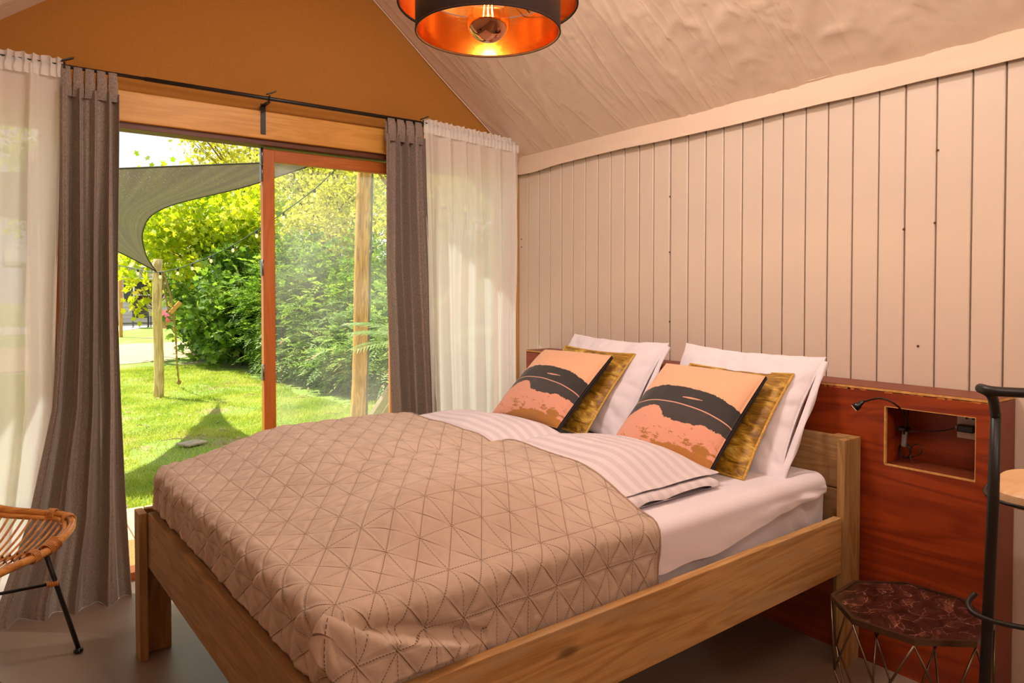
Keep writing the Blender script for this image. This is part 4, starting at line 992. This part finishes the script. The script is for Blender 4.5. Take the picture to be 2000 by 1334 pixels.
# grass blades
def grass(n, x0, x1, y0, y1, h0, h1, w_):
    y = y0+(y1-y0)*rng.random(n)**1.35; x = x0+(x1-x0)*rng.random(n)
    keep = (x < 3.55+.10*np.sin(y*3)+np.where(y > 12.5, .0, 0)) | (y < 8.6); keep &= ~((y > 15.2) & (x < 4))
    bare = ((x-1.45)*1.1)**2+((y-7.0)*.8)**2 < .32; keep &= ~(bare & (rng.random(n) < .8))
    bare2 = fbm2(x*1.2, y*1.2, 55, 3) > .32; keep &= ~(bare2 & (rng.random(n) < .7))
    x, y = x[keep], y[keep]; n = len(x); tuft = .7+.6*fbm2(x*3, y*3, 57, 2)
    far = 1+.5*(y-y0)/(y1-y0); h = (h0+(h1-h0)*rng.random(n))*tuft; a = rng.random(n)*2*np.pi; w2 = w_*far*.5
    lean = h*(.3+.7*rng.random(n)); la = rng.random(n)*2*np.pi
    V = np.zeros((n, 3, 3)); V[:, 0] = np.stack([x-np.cos(a)*w2, y-np.sin(a)*w2, 0*x+GZ], -1); V[:, 1] = np.stack([x+np.cos(a)*w2, y+np.sin(a)*w2, 0*x+GZ], -1)
    V[:, 2] = np.stack([x+np.cos(la)*lean, y+np.sin(la)*lean, GZ+h], -1)
    return V.reshape(-1, 3), np.arange(3*n).reshape(-1, 3)
grm = leafmat('grass blades', [(.0, lin('7b9a30')), (.4, lin('abbf45')), (.75, lin('ced56a')), (1., lin('ece6a6'))], .5, (1., .94, .6))
V, F = grass(300000, -.6, 4.8, 5.12, 15.2, .025, .06, .006)
mobj('grass', V, F, grm, kind='stuff', label='short bright green lawn grass outside the glass doors')
mb = MB(); rr = random.Random(3)
for k in range(170):
    y = 5.3+rr.random()**1.2*8; x = rr.uniform(.2, 3.9); s_ = rr.uniform(.012, .035); a = rr.random()*6.28
    M_ = Matrix.Translation((x, y, GZ+.03)) @ Matrix.Rotation(a, 4, 'Z') @ Matrix.Rotation(rr.uniform(-.7, .7), 4, 'X')
    mb.add([M_ @ Vector(p) for p in ((-s_, 0, 0), (0, -s_*.5, .003), (s_, 0, .008), (0, s_*.5, 0))], [(0, 1, 2, 3)])
for k in range(26):
    y = 5.6+rr.random()*6; x = rr.uniform(.4, 3.6); a = rr.random()*6.28; L = rr.uniform(.06, .2)
    mb.tube([(x, y, GZ+.03), (x+math.cos(a)*L*.5, y+math.sin(a)*L*.5, GZ+.045), (x+math.cos(a+.3)*L, y+math.sin(a+.3)*L, GZ+.03)], .004, 5)
mb.build('fallen_leaves', pbr('dry leaf', 'a98a68', .9, var=.3, vscale=12), kind='stuff', label='dry brown leaves and twigs scattered on the lawn')
sl_ = MB().box((0, 0, 0), (.24, .16, .02), .007).build('flat_stone', pbr('pale flat stone', 'a89a80', .9, var=.2, vscale=15), label='flat pale stone lying in the bare patch of the lawn', cat='stone'); sl_.location = (1.50, 7.25, GZ+.025); sl_.rotation_euler = (.05, .03, .6)

# ------------------------------------------------------------------ leaves
def rot_frames(n_, up=.5):
    """random orthonormal frames, with axis d (leaf direction) and normal m biased upwards"""
    d = rng.normal(size=(n_, 3)); d /= np.linalg.norm(d, axis=1, keepdims=True)
    m = rng.normal(size=(n_, 3))*(1-up); m[:, 2] += up*1.2; m -= d*(m*d).sum(1, keepdims=True); m /= np.linalg.norm(m, axis=1, keepdims=True)
    return d, np.cross(m, d), m
def leaf_simple(c, size, up=.5, shape=((0, 0, 0), (.5, .32, .06), (1, 0, -.05), (.5, -.32, .06))):
    n = len(c); d, s_, m = rot_frames(n, up); S = np.asarray(shape); sz = size*(.6+.8*rng.random(n))[:, None]
    V = np.stack([c+sz*(d*p[0]+s_*p[1]+m*p[2]) for p in S], 1)
    return V.reshape(-1, 3), np.arange(n*len(S)).reshape(n, len(S))
MAPLE = ((0, 0, 0), (.12, .42, 0), (.36, .30, 0), (.62, .62, -.04), (.66, .24, 0), (1.0, 0, -.08), (.66, -.24, 0), (.62, -.62, -.04), (.36, -.30, 0), (.12, -.42, 0))
def fronds(c, out, L, pairs=5, wl=.24, droop=.35):
    """compound leaves: pairs of leaflets along a drooping midrib"""
    n = len(c); d = out+rng.normal(size=(n, 3))*.55; d[:, 2] += .15; d /= np.linalg.norm(d, axis=1, keepdims=True)
    m = np.zeros((n, 3)); m[:, 2] = 1; m += rng.normal(size=(n, 3))*.25; m -= d*(m*d).sum(1, keepdims=True); m /= np.linalg.norm(m, axis=1, keepdims=True); s_ = np.cross(m, d)
    Ln = (L*(.65+.7*rng.random(n)))[:, None]; Vs = []
    for j in range(pairs+1):
        q = (j+.6)/(pairs+.6) if j < pairs else 1.0; p0 = c+d*Ln*q*.85+np.array([0, 0, -1])*droop*Ln*q*q
        for sg in ((-1, 1) if j < pairs else (0,)):
            ld = d*(.45 if sg else 1)+s_*sg*.85+m*.05; ld /= np.linalg.norm(ld, axis=1, keepdims=True); ls = np.cross(m, ld)
            ll = Ln*wl*1.5*(1-.35*abs(q-.5)); lw = ll*.20; dz = np.array([0, 0, -1])*ll*.18
            Vs.append(np.stack([p0, p0+ld*ll*.45+ls*lw, p0+ld*ll+dz, p0+ld*ll*.45-ls*lw], 1))
    V = np.concatenate(Vs, 1); k = V.shape[1]//4
    return V.reshape(-1, 3), np.arange(n*k*4).reshape(-1, 4)
def clumps(n, c, rad, K, rc, hollow=.55, flo=None, seed=0):
    u = rng.normal(size=(K, 3)); u /= np.linalg.norm(u, axis=1, keepdims=True); rr_ = (hollow+(1-hollow)*rng.random(K))[:, None]
    cc_ = np.array(c)+u*rr_*np.array(rad)
    if flo is not None: cc_[:, 2] = np.maximum(cc_[:, 2], flo+rc*.3)
    idx = rng.integers(0, K, n); off = rng.normal(size=(n, 3))*rc*.55
    P_ = cc_[idx]+off; out = P_-np.array(c); out /= np.linalg.norm(out, axis=1, keepdims=True)+1e-6
    return P_, out, cc_
G_DARK = leafmat('dark shrub leaves', [(.0, lin('3f6420')), (.4, lin('6b9034')), (.75, lin('9fbb50')), (1., lin('d4de7c'))], .55)
G_FERN = leafmat('fern green leaves', [(.0, lin('628440')), (.45, lin('93b062')), (.8, lin('bfd08a')), (.95, lin('dcd890')), (1., lin('dca078'))], .5, (1, 1, .7))
G_MAPLE = leafmat('maple leaves', [(.0, lin('86a61e')), (.4, lin('b4c72a')), (.8, lin('dcdf42')), (1., lin('f0ec7c'))], .58, (1., 1., .35))
G_YEL = leafmat('spring yellow leaves', [(.0, lin('9fa834')), (.4, lin('c6c44c')), (.8, lin('e2d86c')), (1., lin('f4eaa4'))], .55, (1., .98, .55))
def branches(base, tips, r0, mat, parent, name='branches', trunk_h=None):
    mb = MB(); base = Vector(base)
    for t_ in tips:
        t_ = Vector(t_); mid = base.lerp(t_, .45)+Vector((rr.uniform(-.12, .12), rr.uniform(-.12, .12), .12*(t_-base).length*.5))
        mb.tube(catmull([base, mid, t_], 4), [r0*(1-.85*k/8) for k in range(9)], 5)
    return mb.build(name, mat, parent, kind='stuff')
def shrub(nm, lab, cat, loc, rad, h, n, L, K, rc, mat, group, kind='frond'):
    r = empty(nm, (loc[0], loc[1], GZ), label=lab, cat=cat, group=group)
    c = (0, 0, h*.52); P_, out, cc_ = clumps(n, c, (rad, rad, h*.50), K, rc, .5, .05)
    P_[:, 2] = np.maximum(P_[:, 2], .04)
    if kind == 'frond': V, F = fronds(P_, out, L)
    elif kind == 'maple': V, F = leaf_simple(P_, L, .55, MAPLE)
    else: V, F = leaf_simple(P_, L, .4)
    mobj('foliage', V, F, mat, r, kind='stuff')
    branches((0, 0, 0), cc_[:14], .018, bark, r, 'stems')
    return r
def copy_tree(o, loc, rz, sc=1, label=None):
    r = o.copy(); COL.objects.link(r); r.location = loc; r.rotation_euler = (0, 0, rz); r.scale = (sc, sc, sc)
    if label: r['label'] = label
    for ch in o.children:
        c_ = ch.copy(); COL.objects.link(c_); c_.parent = r
    return r
gA = 'dark green shrubs of the hedge behind the lawn'
far_ = ['farthest from the glass door', 'second farthest from the glass door', 'third farthest from the glass door', 'fourth farthest from the glass door', 'second nearest the glass door', 'nearest the glass door']
pA = shrub('dark_shrub', 'dark green front row hedge shrub, '+far_[0], 'shrub', (4.45, 13.0), .95, 2.2, 2800, .20, 44, .34, G_DARK, gA)
pB = shrub('dark_shrub', 'dark green front row hedge shrub, '+far_[1], 'shrub', (4.55, 11.7), .95, 2.15, 2600, .19, 40, .34, G_DARK, gA)
gM = 'broad leaved shrubs at the left end of the hedge'
pM = shrub('broad_leaf_shrub', 'broad leaved shrub at the left end of the hedge, behind the swing rope', 'shrub', (3.95, 14.6), .95, 2.2, 5200, .115, 60, .3, G_DARK, gM, 'maple')
for i, (x, y, s_) in enumerate([(4.9, 10.5, .92), (5.35, 9.5, .88), (5.9, 8.6, .85), (6.5, 7.7, .85)]):
    copy_tree(pA if i % 2 else pB, (x, y, GZ), i*1.3, s_, 'dark green front row hedge shrub, '+far_[i+2])
for i, (x, y, s_) in enumerate([(5.2, 14.2, 1.1), (5.6, 12.2, 1.1), (6.2, 10.8, 1.05), (7.0, 9.4, 1.05)]):
    copy_tree(pB if i % 2 else pA, (x, y, GZ), i*1.7+.6, s_, 'taller dark green back row hedge shrub, '+[far_[0], far_[1], far_[4], far_[5]][i])
for i, (x, y, s_, lb) in enumerate([(3.95, 16.2, 1.05, 'broad leaved shrub just behind the one at the swing rope, beside the path'), (4.2, 18.0, 1.1, 'farthest broad leaved shrub, standing at the edge of the sandy path'), (4.9, 15.6, 1.1, 'taller broad leaved shrub in the back row under the young maple')]):
    copy_tree(pM, (x, y, GZ), i*2.1+.5, s_, lb)
gF = 'low fern leaved bushes in front of the hedge'
pF = shrub('fern_bush', 'low light green fern bush at the hedge foot, second farthest from the glass door', 'shrub', (4.35, 10.2), .62, 1.05, 1300, .22, 26, .24, G_FERN, gF)
for i, (x, y, s_, lb) in enumerate([(4.15, 11.2, .85, 'farthest from the glass door'), (4.6, 9.5, 1.05, 'third farthest from the glass door'), (4.75, 8.8, 1.0, 'just left of the thick timber post'), (5.1, 8.1, 1.1, 'directly behind the thick timber post'), (5.6, 7.3, 1.15, 'just right of the thick timber post'), (6.2, 6.6, 1.2, 'nearest the glass door')]):
    copy_tree(pF, (x, y, GZ), i*1.1+.4, s_, 'low light green fern bush at the hedge foot, '+lb)
for i, (x, y, s_, lb) in enumerate([(4.75, 10.6, 1.25, 'farthest one'), (5.0, 9.6, 1.3, 'middle one'), (5.6, 8.3, 1.3, 'nearest one')]):
    copy_tree(pF, (x, y, GZ), i*1.9+.9, s_, 'knee high fern bush in the second row, against the dark hedge, '+lb)
# ------------------------------------------------------------------ trees
def tree(nm, lab, base, c, rad, n, K, rc, L, mat, shape='simple', tr=.09):
    r = empty(nm, (base[0], base[1], GZ), label=lab, cat='tree')
    cl_ = (c[0]-base[0], c[1]-base[1], c[2]-GZ)
    P_, out, cc_ = clumps(n, cl_, rad, K, rc, .35)
    V, F = leaf_simple(P_, L, .35, MAPLE) if shape == 'maple' else leaf_simple(P_, L, .3)
    mobj('foliage', V, F, mat, r, kind='stuff')
    fork = (cl_[0]*.5, cl_[1]*.5, max(.5, cl_[2]-rad[2]*.8))
    MB().tube(catmull([(0, 0, -.05), (fork[0]*.4, fork[1]*.4, fork[2]*.5), fork], 4), [tr*(1-.04*k) for k in range(9)], 8).build('trunk', bark, r)
    branches(fork, cc_[:min(K, 34)], tr*.45, bark, r)
    return r
tree('maple_tree', 'young maple with bright yellow green lobed leaves behind the slim timber post', (4.3, 16.9), (3.85, 16.4, 2.75), (1.9, 1.8, 1.35), 7000, 80, .40, .115, G_MAPLE, 'maple', .05)
tree('maple_tree', 'small maple with big drooping leaves hanging over the path, left of the slim post', (3.0, 17.6), (2.75, 17.2, 1.75), (.85, .9, 1.0), 330, 16, .24, .15, G_MAPLE, 'maple', .03)
tree('spring_tree', 'tall yellow green spring tree above the shade sail', (6.3, 21.8), (6.1, 21.3, 5.6), (2.6, 2.2, 2.5), 8500, 100, .42, .13, G_YEL)
tree('spring_tree', 'yellow leaved tree with open branches, left part of the door pane', (7.2, 18.6), (7.0, 18.4, 4.9), (2.3, 2.0, 2.4), 6000, 85, .38, .12, G_YEL)
tree('spring_tree', 'yellow leaved tree with open branches behind the thick timber post', (8.9, 15.4), (8.7, 15.2, 4.6), (2.5, 2.2, 2.6), 6500, 85, .38, .11, G_YEL)
tree('spring_tree', 'small reddish yellow tree just above the hedge behind the pane', (6.0, 14.2), (5.9, 14.0, 2.6), (1.6, 1.4, 1.5), 5600, 60, .32, .09, G_YEL, tr=.04)
tree('spring_tree', 'small yellow tree above the hedge beside the right taupe curtain', (7.3, 11.6), (7.2, 11.5, 2.9), (1.7, 1.5, 1.9), 5600, 60, .32, .09, G_YEL, tr=.04)
tree('green_tree', 'green tree beyond the hedge right of the thick timber post', (9.4, 11.4), (9.3, 11.3, 4.0), (2.0, 1.9, 2.4), 5000, 60, .42, .12, G_MAPLE)
tree('green_tree', 'tall green tree farthest back behind the yellow trees', (10.5, 24.5), (10.2, 24.2, 5.4), (3.4, 3.0, 3.6), 6000, 90, .7, .2, G_MAPLE)
tree('green_tree', 'distant pale tree at the left edge of the door opening', (1.9, 42), (2.2, 42, 7.2), (3.0, 3, 3.4), 4500, 60, .7, .24, G_MAPLE)

# ------------------------------------------------------------------ timber posts, sail, lights, ropes
def pole(nm, lab, x, y, z1, r_, mat, lean=(0, 0)):
    r = empty(nm, (x, y, GZ), label=lab, cat='post'); n_ = 16; pts = []; rs = []
    for k in range(25):
        q = k/24; pts.append((lean[0]*q+.010*math.sin(q*7), lean[1]*q+.008*math.sin(q*5+1), q*(z1-GZ))); rs.append(r_*(1.03-.10*q+.02*math.sin(q*31)+.015*math.sin(q*67)))
    MB().tube(pts, rs, n_).build('timber', mat, r); return r
p1 = pole('timber_post', 'slim pale round timber post standing in the lawn', 1.807, 10.80, 1.80, .064, peeled2)
p2 = pole('timber_post', 'thick round peeled timber post outside the glass door', 3.13, 7.10, 3.05, .083, peeled, (.10, 0))
MB().tube([(.068, -.062, 0), (.118, -.058, 1.5), (.166, -.055, 3.1)], .010, 8).build('conduit', pbr('grey conduit', '77736c', .6), p2)
for z_ in (.55, 1.35, 2.1): MB().box((.066+.033*z_, -.060, z_), (.030, .016, .012), .002).build('conduit_clip', pbr('grey clip', '8b877f', .5) if z_ < .6 else bpy.data.materials['grey clip'], p2)
fp = MB().box((0, 0, 1.2), (.10, .10, 2.4), .004).build('square_post', pine_v, label='square wooden post beyond the path at the left edge of the opening', cat='post'); fp.location = (3.26, 26.0, GZ)
br = empty('brace_timbers', (2.9, 6.45, GZ), label='pair of sawn timbers leaning beside the thick timber post', cat='timber')
for k in (0, 1):
    a, b_ = Vector((-.02+.105*k, .06, .02)), Vector((.16+.105*k, -1.75+.02*k, 1.72)); d_ = b_-a
    q_ = d_.to_track_quat('Y', 'Z').to_matrix(); MB().box((a+b_)/2, (.095, d_.length, .045), .003, q_).build('timber', wood('sawn brace timber', 'b79a78', 'dcc6a6', axis=1, rough=.8, contrast=.5) if k == 0 else bpy.data.materials['sawn brace timber'], br)
# shade sail
sm_ = bpy.data.materials.new('grey shade sail mesh'); sm_.use_nodes = True; nt = sm_.node_tree; b = nt.nodes['Principled BSDF']
uvn = nd(nt, 'TexCoord').outputs['UV']
rib = nd(nt, 'TexNoise', {0: nd(nt, 'Mapping', {0: uvn, 'Scale': (22, 1.2, 1)}).outputs[0], 'Scale': 1.0, 'Detail': 2.0}).outputs[0]
nt.links.new(mix(nt, ramp(nt, rib, [(.38, 0.), (.62, 1.)]), lin('302a1f'), lin('6e654f')), b.inputs['Base Color']); b.inputs['Roughness'].default_value = .8
tl_ = nd(nt, 'BsdfTranslucent', {0: lin('6a614e')}).outputs[0]; s1 = nd(nt, 'MixShader', {0: .30, 1: b.outputs[0], 2: tl_}).outputs[0]
hol = nd(nt, 'TexNoise', {0: nd(nt, 'Mapping', {0: uvn, 'Scale': (60, 200, 1)}).outputs[0], 'Scale': 3.0}).outputs[0]
s2 = nd(nt, 'MixShader', {0: ramp(nt, hol, [(.66, 0.), (.70, .9)]), 1: s1, 2: nd(nt, 'BsdfTransparent').outputs[0]}).outputs[0]
nt.links.new(s2, nt.nodes['Material Output'].inputs[0])
def resamp(P_, n):
    P_ = np.array([tuple(p) for p in P_]); d = np.concatenate([[0], np.cumsum(np.linalg.norm(np.diff(P_, axis=0), axis=1))]); t = np.linspace(0, d[-1], n)
    return np.stack([np.interp(t, d, P_[:, k]) for k in range(3)], -1)
Rc = resamp(catmull([(1.777, 10.71, 1.63), (1.52, 9.85, 1.82), (1.35, 8.9, 2.05), (1.42, 8.05, 2.22), (2.05, 7.30, 2.41), (2.76, 7.02, 2.70)], 10), 60)
Lc = resamp(catmull([(1.777, 10.71, 1.63), (1.25, 9.65, 1.80), (.70, 8.5, 1.93), (.15, 7.65, 2.00), (-.7, 7.15, 2.02), (-1.6, 6.95, 2.05)], 10), 60)
ns = 40; S_ = np.linspace(0, 1, ns)[None, :, None]; V = Lc[:, None, :]*(1-S_)+Rc[:, None, :]*S_
t_ = np.linspace(0, 1, 60)[:, None]; V[..., 2] += .05*np.sin(np.pi*S_[..., 0])*t_*1.0*(t_ > 0)*0
V[-1, :, 2] += 0
uv = np.stack([np.broadcast_to(S_[..., 0], (60, ns)), np.broadcast_to(t_, (60, ns))], -1).reshape(-1, 2)
sail = empty('shade_sail', (1.0, 8.0, GZ), label='grey triangular shade sail stretched between the posts over the lawn', cat='shade sail')
off_ = np.array([1.0, 8.0, GZ])
mobj('sail_cloth', (V-off_).reshape(-1, 3), grid_faces(60, ns), sm_, sail, True, uv=uv)
for crv in (Rc, Lc, np.stack([Lc[-1]*(1-q)+Rc[-1]*q for q in np.linspace(0, 1, 20)])):
    MB().tube([tuple(p-off_) for p in crv], .008, 6).build('hem', sm_, sail)
MB().tube([tuple(Rc[-1]-off_), (3.10-1.0, 7.06-8.0, 2.84-GZ)], .007, 6).build('sail_rope', rope_m, sail)
MB().tube([tuple(Rc[0]-off_), (1.80-1.0, 10.76-8.0, 1.60-GZ)], .007, 6).build('sail_rope', rope_m, sail)
p3 = pole('timber_post', 'timber post outside, hidden from the door by the left taupe curtain', -1.72, 6.93, 2.15, .064, peeled2)
# string lights
sg = empty('string_light', (1.8, 10.6, GZ), label='string of warm bulbs on a green cable from the slim post to the thick post', cat='string light')
cabm = pbr('dark green cable', '2f4a3a', .5); so_ = Vector((1.8, 10.6, GZ))
cab = [(-1.2, 16.5, 2.05), (.2, 14.2, 1.82), (1.4, 12.0, 1.74), (1.74, 10.73, 1.62), (1.95, 10.34, 1.655), (2.09, 10.0, 1.72), (2.24, 9.64, 1.81), (2.39, 9.17, 1.93), (2.52, 8.62, 2.08), (2.67, 8.1, 2.26), (2.85, 7.6, 2.48), (3.04, 7.1, 2.76), (2.95, 5.6, 2.78), (2.85, 4.5, 2.62)]
cpts = catmull([Vector(p)-so_ for p in cab], 8)
MB().tube(cpts, .0065, 6).build('cable', cabm, sg)
bulbm = bpy.data.materials.new('frosted warm bulb'); bulbm.use_nodes = True; b = bulbm.node_tree.nodes['Principled BSDF']; b.inputs['Base Color'].default_value = lin('ffe6bd'); b.inputs['Roughness'].default_value = .15; b.inputs['Emission Color'].default_value = (1, .62, .3, 1); b.inputs['Emission Strength'].default_value = .7
for p in [(.9, 13.0, 1.79), (1.58, 11.3, 1.68), (1.84, 10.62, 1.64), (1.97, 10.32, 1.66), (2.10, 9.98, 1.725), (2.25, 9.62, 1.815), (2.395, 9.15, 1.935), (2.53, 8.60, 2.085), (2.68, 8.08, 2.265), (2.86, 7.58, 2.49), (3.03, 7.13, 2.74), (2.96, 5.8, 2.78)]:
    p = min(cpts, key=lambda c_: (c_-(Vector(p)-so_)).length)
    h = MB().lathe([(.004, .004), (.013, .0), (.014, -.035), (.011, -.04)], p, 12).build('bulb_socket', blackp, sg)
    MB().lathe([(.009, -.038), (.016, -.054), (.018, -.068), (.012, -.084), (.003, -.09)], p, 14).build('bulb', bulbm, h)
# rope with wooden rung hanging by the slim post
rp = empty('swing_rope', (1.87, 10.78, GZ), label='hemp rope with a wooden rung hanging behind the slim timber post', cat='rope')
def twist(pts, r_, parent, nm='rope'):
    P_ = [Vector(p) for p in catmull(pts, 10)]; 
    for s_ in (0, math.pi):
        q = []
        for k, p in enumerate(P_):
            a = k*.9+s_; q.append(p+Vector((math.cos(a)*r_*.5, math.sin(a)*r_*.5, 0)))
        MB().tube(q, r_*.62, 6).build(nm, rope_m, parent)
ro = Vector(rp.location)
twist([Vector(p)-ro for p in [(1.87, 10.80, 1.64), (1.93, 10.80, 1.45), (2.0, 10.82, 1.15), (2.07, 11.0, .7), (2.14, 11.3, .3), (2.22, 11.6, -.02)]], .014, rp)
twist([Vector(p)-ro for p in [(1.86, 10.84, 1.62), (1.90, 10.86, 1.40), (1.95, 10.86, 1.10), (1.98, 10.84, 1.0)]], .012, rp)
MB().box(Vector((2.03, 10.80, 1.13))-ro, (.20, .05, .055), .006, Matrix.Rotation(R(-50), 3, 'Y')).build('wooden_rung', pine, rp)
MB().lathe([(.005, -.02), (.03, .0), (.036, .02), (.03, .045), (.005, .06)], Vector((2.225, 11.62, -.04))-ro, 12).build('end_knot', rope_m, rp)
gr = empty('guy_rope', (3.3, 6.9, GZ), label='thick hemp rope slanting down from the thick timber post', cat='rope'); ro = Vector(gr.location)
twist([Vector(p)-ro for p in [(3.14, 7.02, 2.86), (3.35, 6.85, 2.5), (3.62, 6.62, 2.05), (4.1, 6.2, 1.2), (4.8, 5.6, GZ)]], .022, gr)

# ------------------------------------------------------------------ potted palm on the deck
pm = empty('potted_palm', (2.60, 4.60, -.041), label='palm with long green fronds, half hidden outside by the right curtain', cat='plant')
MB().lathe([(.10, 0), (.13, .02), (.165, .30), (.175, .30), (.175, .33), (.155, .33), (.15, .29)], n=28).build('pot', pbr('dark grey pot', '4a4642', .6), pm)
MB().tube([(0, 0, .25), (.01, 0, .5), (0, .01, .86)], [.03, .035, .03], 10).build('stem', bark, pm)
palmm = leafmat('palm fronds', [(.0, lin('5d7f3a')), (.5, lin('8aa85c')), (1., lin('b9cc8c'))], .35, (1, 1, .8))
for k in range(13):
    a = k*2.399+3.0; L_ = rr.uniform(.55, .78); el = rr.uniform(.35, 1.15)
    rbp = []
    for j in range(13):
        q = j/12; rbp.append(Vector((math.cos(a)*L_*q*math.cos(el*(1-.4*q)), math.sin(a)*L_*q*math.cos(el*(1-.4*q)), .88+L_*math.sin(el)*q-.42*L_*q*q)))
    mb = MB().tube(rbp, [.006*(1-.8*j/12) for j in range(13)], 5)
    for j in range(2, 25):
        q = j/25; i = int(q*12); p = rbp[i].lerp(rbp[i+1], q*12-i); dr_ = (rbp[i+1]-rbp[i]).normalized(); sd_ = dr_.cross(Vector((0, 0, 1))).normalized()
        for sg_ in (-1, 1):
            ll_ = .20*math.sin(math.pi*(.15+.8*q))+.04; e_ = (dr_*.75+sd_*sg_*.7+Vector((0, 0, .12))).normalized(); wv = dr_*.009
            tip = p+e_*ll_+Vector((0, 0, -.2*ll_)); md = p+e_*ll_*.45+Vector((0, 0, .01))
            mb.add([p-wv*.4, md-wv, tip, md+wv], [(0, 1, 2, 3)])
    mb.build('frond', palmm, pm)

# ------------------------------------------------------------------ far chalet with terrace furniture, red car
ch = empty('chalet', (5.5, 36.2, GZ), label='low pale holiday chalet beyond the path with a white framed window', cat='building')
sid = pbr('pale siding', 'cfc6ba', .8); whf = pbr('white window frame', 'f0ece6', .5); drk = pbr('dark window glass', '2a2524', .1)
for k in range(15): MB().box((-.8, 0, .15+.175*k), (7.4, .12+.02*(k % 2)*0, .168), .006).build('siding_board', sid, ch)
MB().box((-.8, 2.5, 1.32), (7.35, 4.9, 2.64)).build('body', sid, ch)
rf = MB(); rf.add([(-5.2, -.5, 2.62), (3.2, -.5, 2.62), (3.2, 2.5, 3.5), (-5.2, 2.5, 3.5), (3.2, 5.4, 2.62), (-5.2, 5.4, 2.62), (-5.2, -.5, 2.75), (3.2, -.5, 2.75), (3.2, 2.5, 3.63), (-5.2, 2.5, 3.63), (3.2, 5.4, 2.75), (-5.2, 5.4, 2.75)], [(0, 1, 2, 3), (3, 2, 4, 5), (6, 9, 8, 7), (9, 11, 10, 8), (0, 6, 7, 1), (5, 4, 10, 11), (1, 7, 8, 2), (2, 8, 10, 4), (0, 3, 9, 6), (3, 5, 11, 9)])
rf.build('roof', pbr('grey roof sheet', 'a8a29a', .8), ch); MB().box((-1.0, -.52, 2.66), (8.4, .03, .16), .004).build('fascia', whf, ch)
wn_ = MB()
wf = empty('window'); wf.parent = ch; wf.location = (-.02, -.09, 1.55)
for dx, dz, sx_, sz_ in ((-.42, 0, .07, 1.10), (.42, 0, .07, 1.10), (0, .52, .90, .07), (0, -.52, .90, .07), (0, -.22, .80, .05)): MB().box((dx, 0, dz), (sx_, .05, sz_), .004).build('frame_bar', whf, wf)
MB().box((0, .02, 0), (.80, .02, 1.0)).build('pane', drk, wf)
MB().box((-.66, -.08, 1.55), (.34, .04, 1.05), .004).build('shutter', pbr('dark shutter', '4a4a4c', .7), ch)
MB().box((2.0, -.08, 1.1), (.9, .04, 2.0), .004).build('door_panel', drk, ch)
def terrace_chair(lab, loc, rz):
    r = empty('terrace_chair', (*loc, GZ+.012), rz, label=lab, cat='chair'); fm = bpy.data.materials.get('dark chair frame') or pbr('dark chair frame', '3c3a3c', .5); sl2 = bpy.data.materials.get('dark sling') or pbr('dark sling', '463f3c', .9)
    MB().box((0, .02, .42), (.50, .50, .03), .008).build('seat', sl2, r); MB().box((0, -.27, .78), (.50, .03, .72), .008, Matrix.Rotation(R(12), 3, 'X')).build('backrest', sl2, r)
    for sx_ in (-1, 1):
        MB().tube([(sx_*.27, -.28, 0), (sx_*.27, -.20, .42), (sx_*.27, -.34, 1.12)], .014, 8).build('leg', fm, r)
        MB().tube([(sx_*.27, .27, 0), (sx_*.27, .25, .62), (sx_*.27, -.22, .64)], .014, 8).build('leg', fm, r)
    return r
terrace_chair('dark sling terrace chair turned away in front of the chalet', (4.75, 32.2), R(-12))
terrace_chair('dark sling terrace chair to the right on the chalet terrace, side on', (6.3, 32.7), R(80))
tt = empty('terrace_table', (5.55, 32.6, GZ+.012), label='low dark slatted terrace table between the terrace chairs', cat='table')
for k in range(5): MB().box((0, -.24+.12*k, .44), (.9, .10, .025), .004).build('top_slat', bpy.data.materials['dark chair frame'], tt)
for sx_ in (-.4, .4):
    for sy_ in (-.25, .25): MB().tube([(sx_, sy_, 0), (sx_, sy_, .43)], .018, 8).build('leg', bpy.data.materials['dark chair frame'], tt)
cr = empty('red_car', (6.3, 25.2, GZ), R(18), label='small red car parked beyond the hedge, mostly hidden by leaves', cat='car')
redm = pbr('red car paint', 'b8283a', .25, coat=.6)
prof = [(-1.8, .28), (-1.86, .62), (-1.72, .86), (-1.0, .98), (-.35, 1.40), (.75, 1.46), (1.45, 1.05), (1.8, .95), (1.85, .4), (1.78, .28)]
n_ = len(prof); v = []
for yy, ins in ((-.82, 0), (-.70, .0), (.70, 0), (.82, 0)):
    for x_, z_ in prof:
        tuck = .10 if z_ > 1.0 and abs(yy) > .75 else 0; v.append((x_, yy*(1-tuck), z_))
f = [(j*n_+k, (j+1)*n_+k, (j+1)*n_+(k+1) % n_, j*n_+(k+1) % n_) for j in range(3) for k in range(n_)]+[tuple(range(n_)), tuple(range(3*n_, 4*n_))[::-1]]
o = mobj('body', v, f, redm, cr, True)
for sg_ in (-1, 1):
    MB().add([(-.85, sg_*.80, 1.02), (-.32, sg_*.752, 1.33), (.68, sg_*.752, 1.38), (1.2, sg_*.80, 1.05)], [(0, 1, 2, 3)]).build('side_glass', drk, cr)
    for xw_ in (-1.15, 1.2):
        w_ = MB().lathe([(.02, -.1), (.29, -.1), (.31, -.06), (.31, .06), (.29, .1), (.02, .1)], n=24); w_.v = [(p[0]+xw_, p[2]+sg_*.74, p[1]+.31) for p in w_.v]; w_.build('wheel', blackp, cr)
MB().add([(-1.02, -.66, 1.0), (-1.02, .66, 1.0), (-.38, .60, 1.405), (-.38, -.60, 1.405)], [(0, 1, 2, 3)]).build('windscreen', drk, cr)
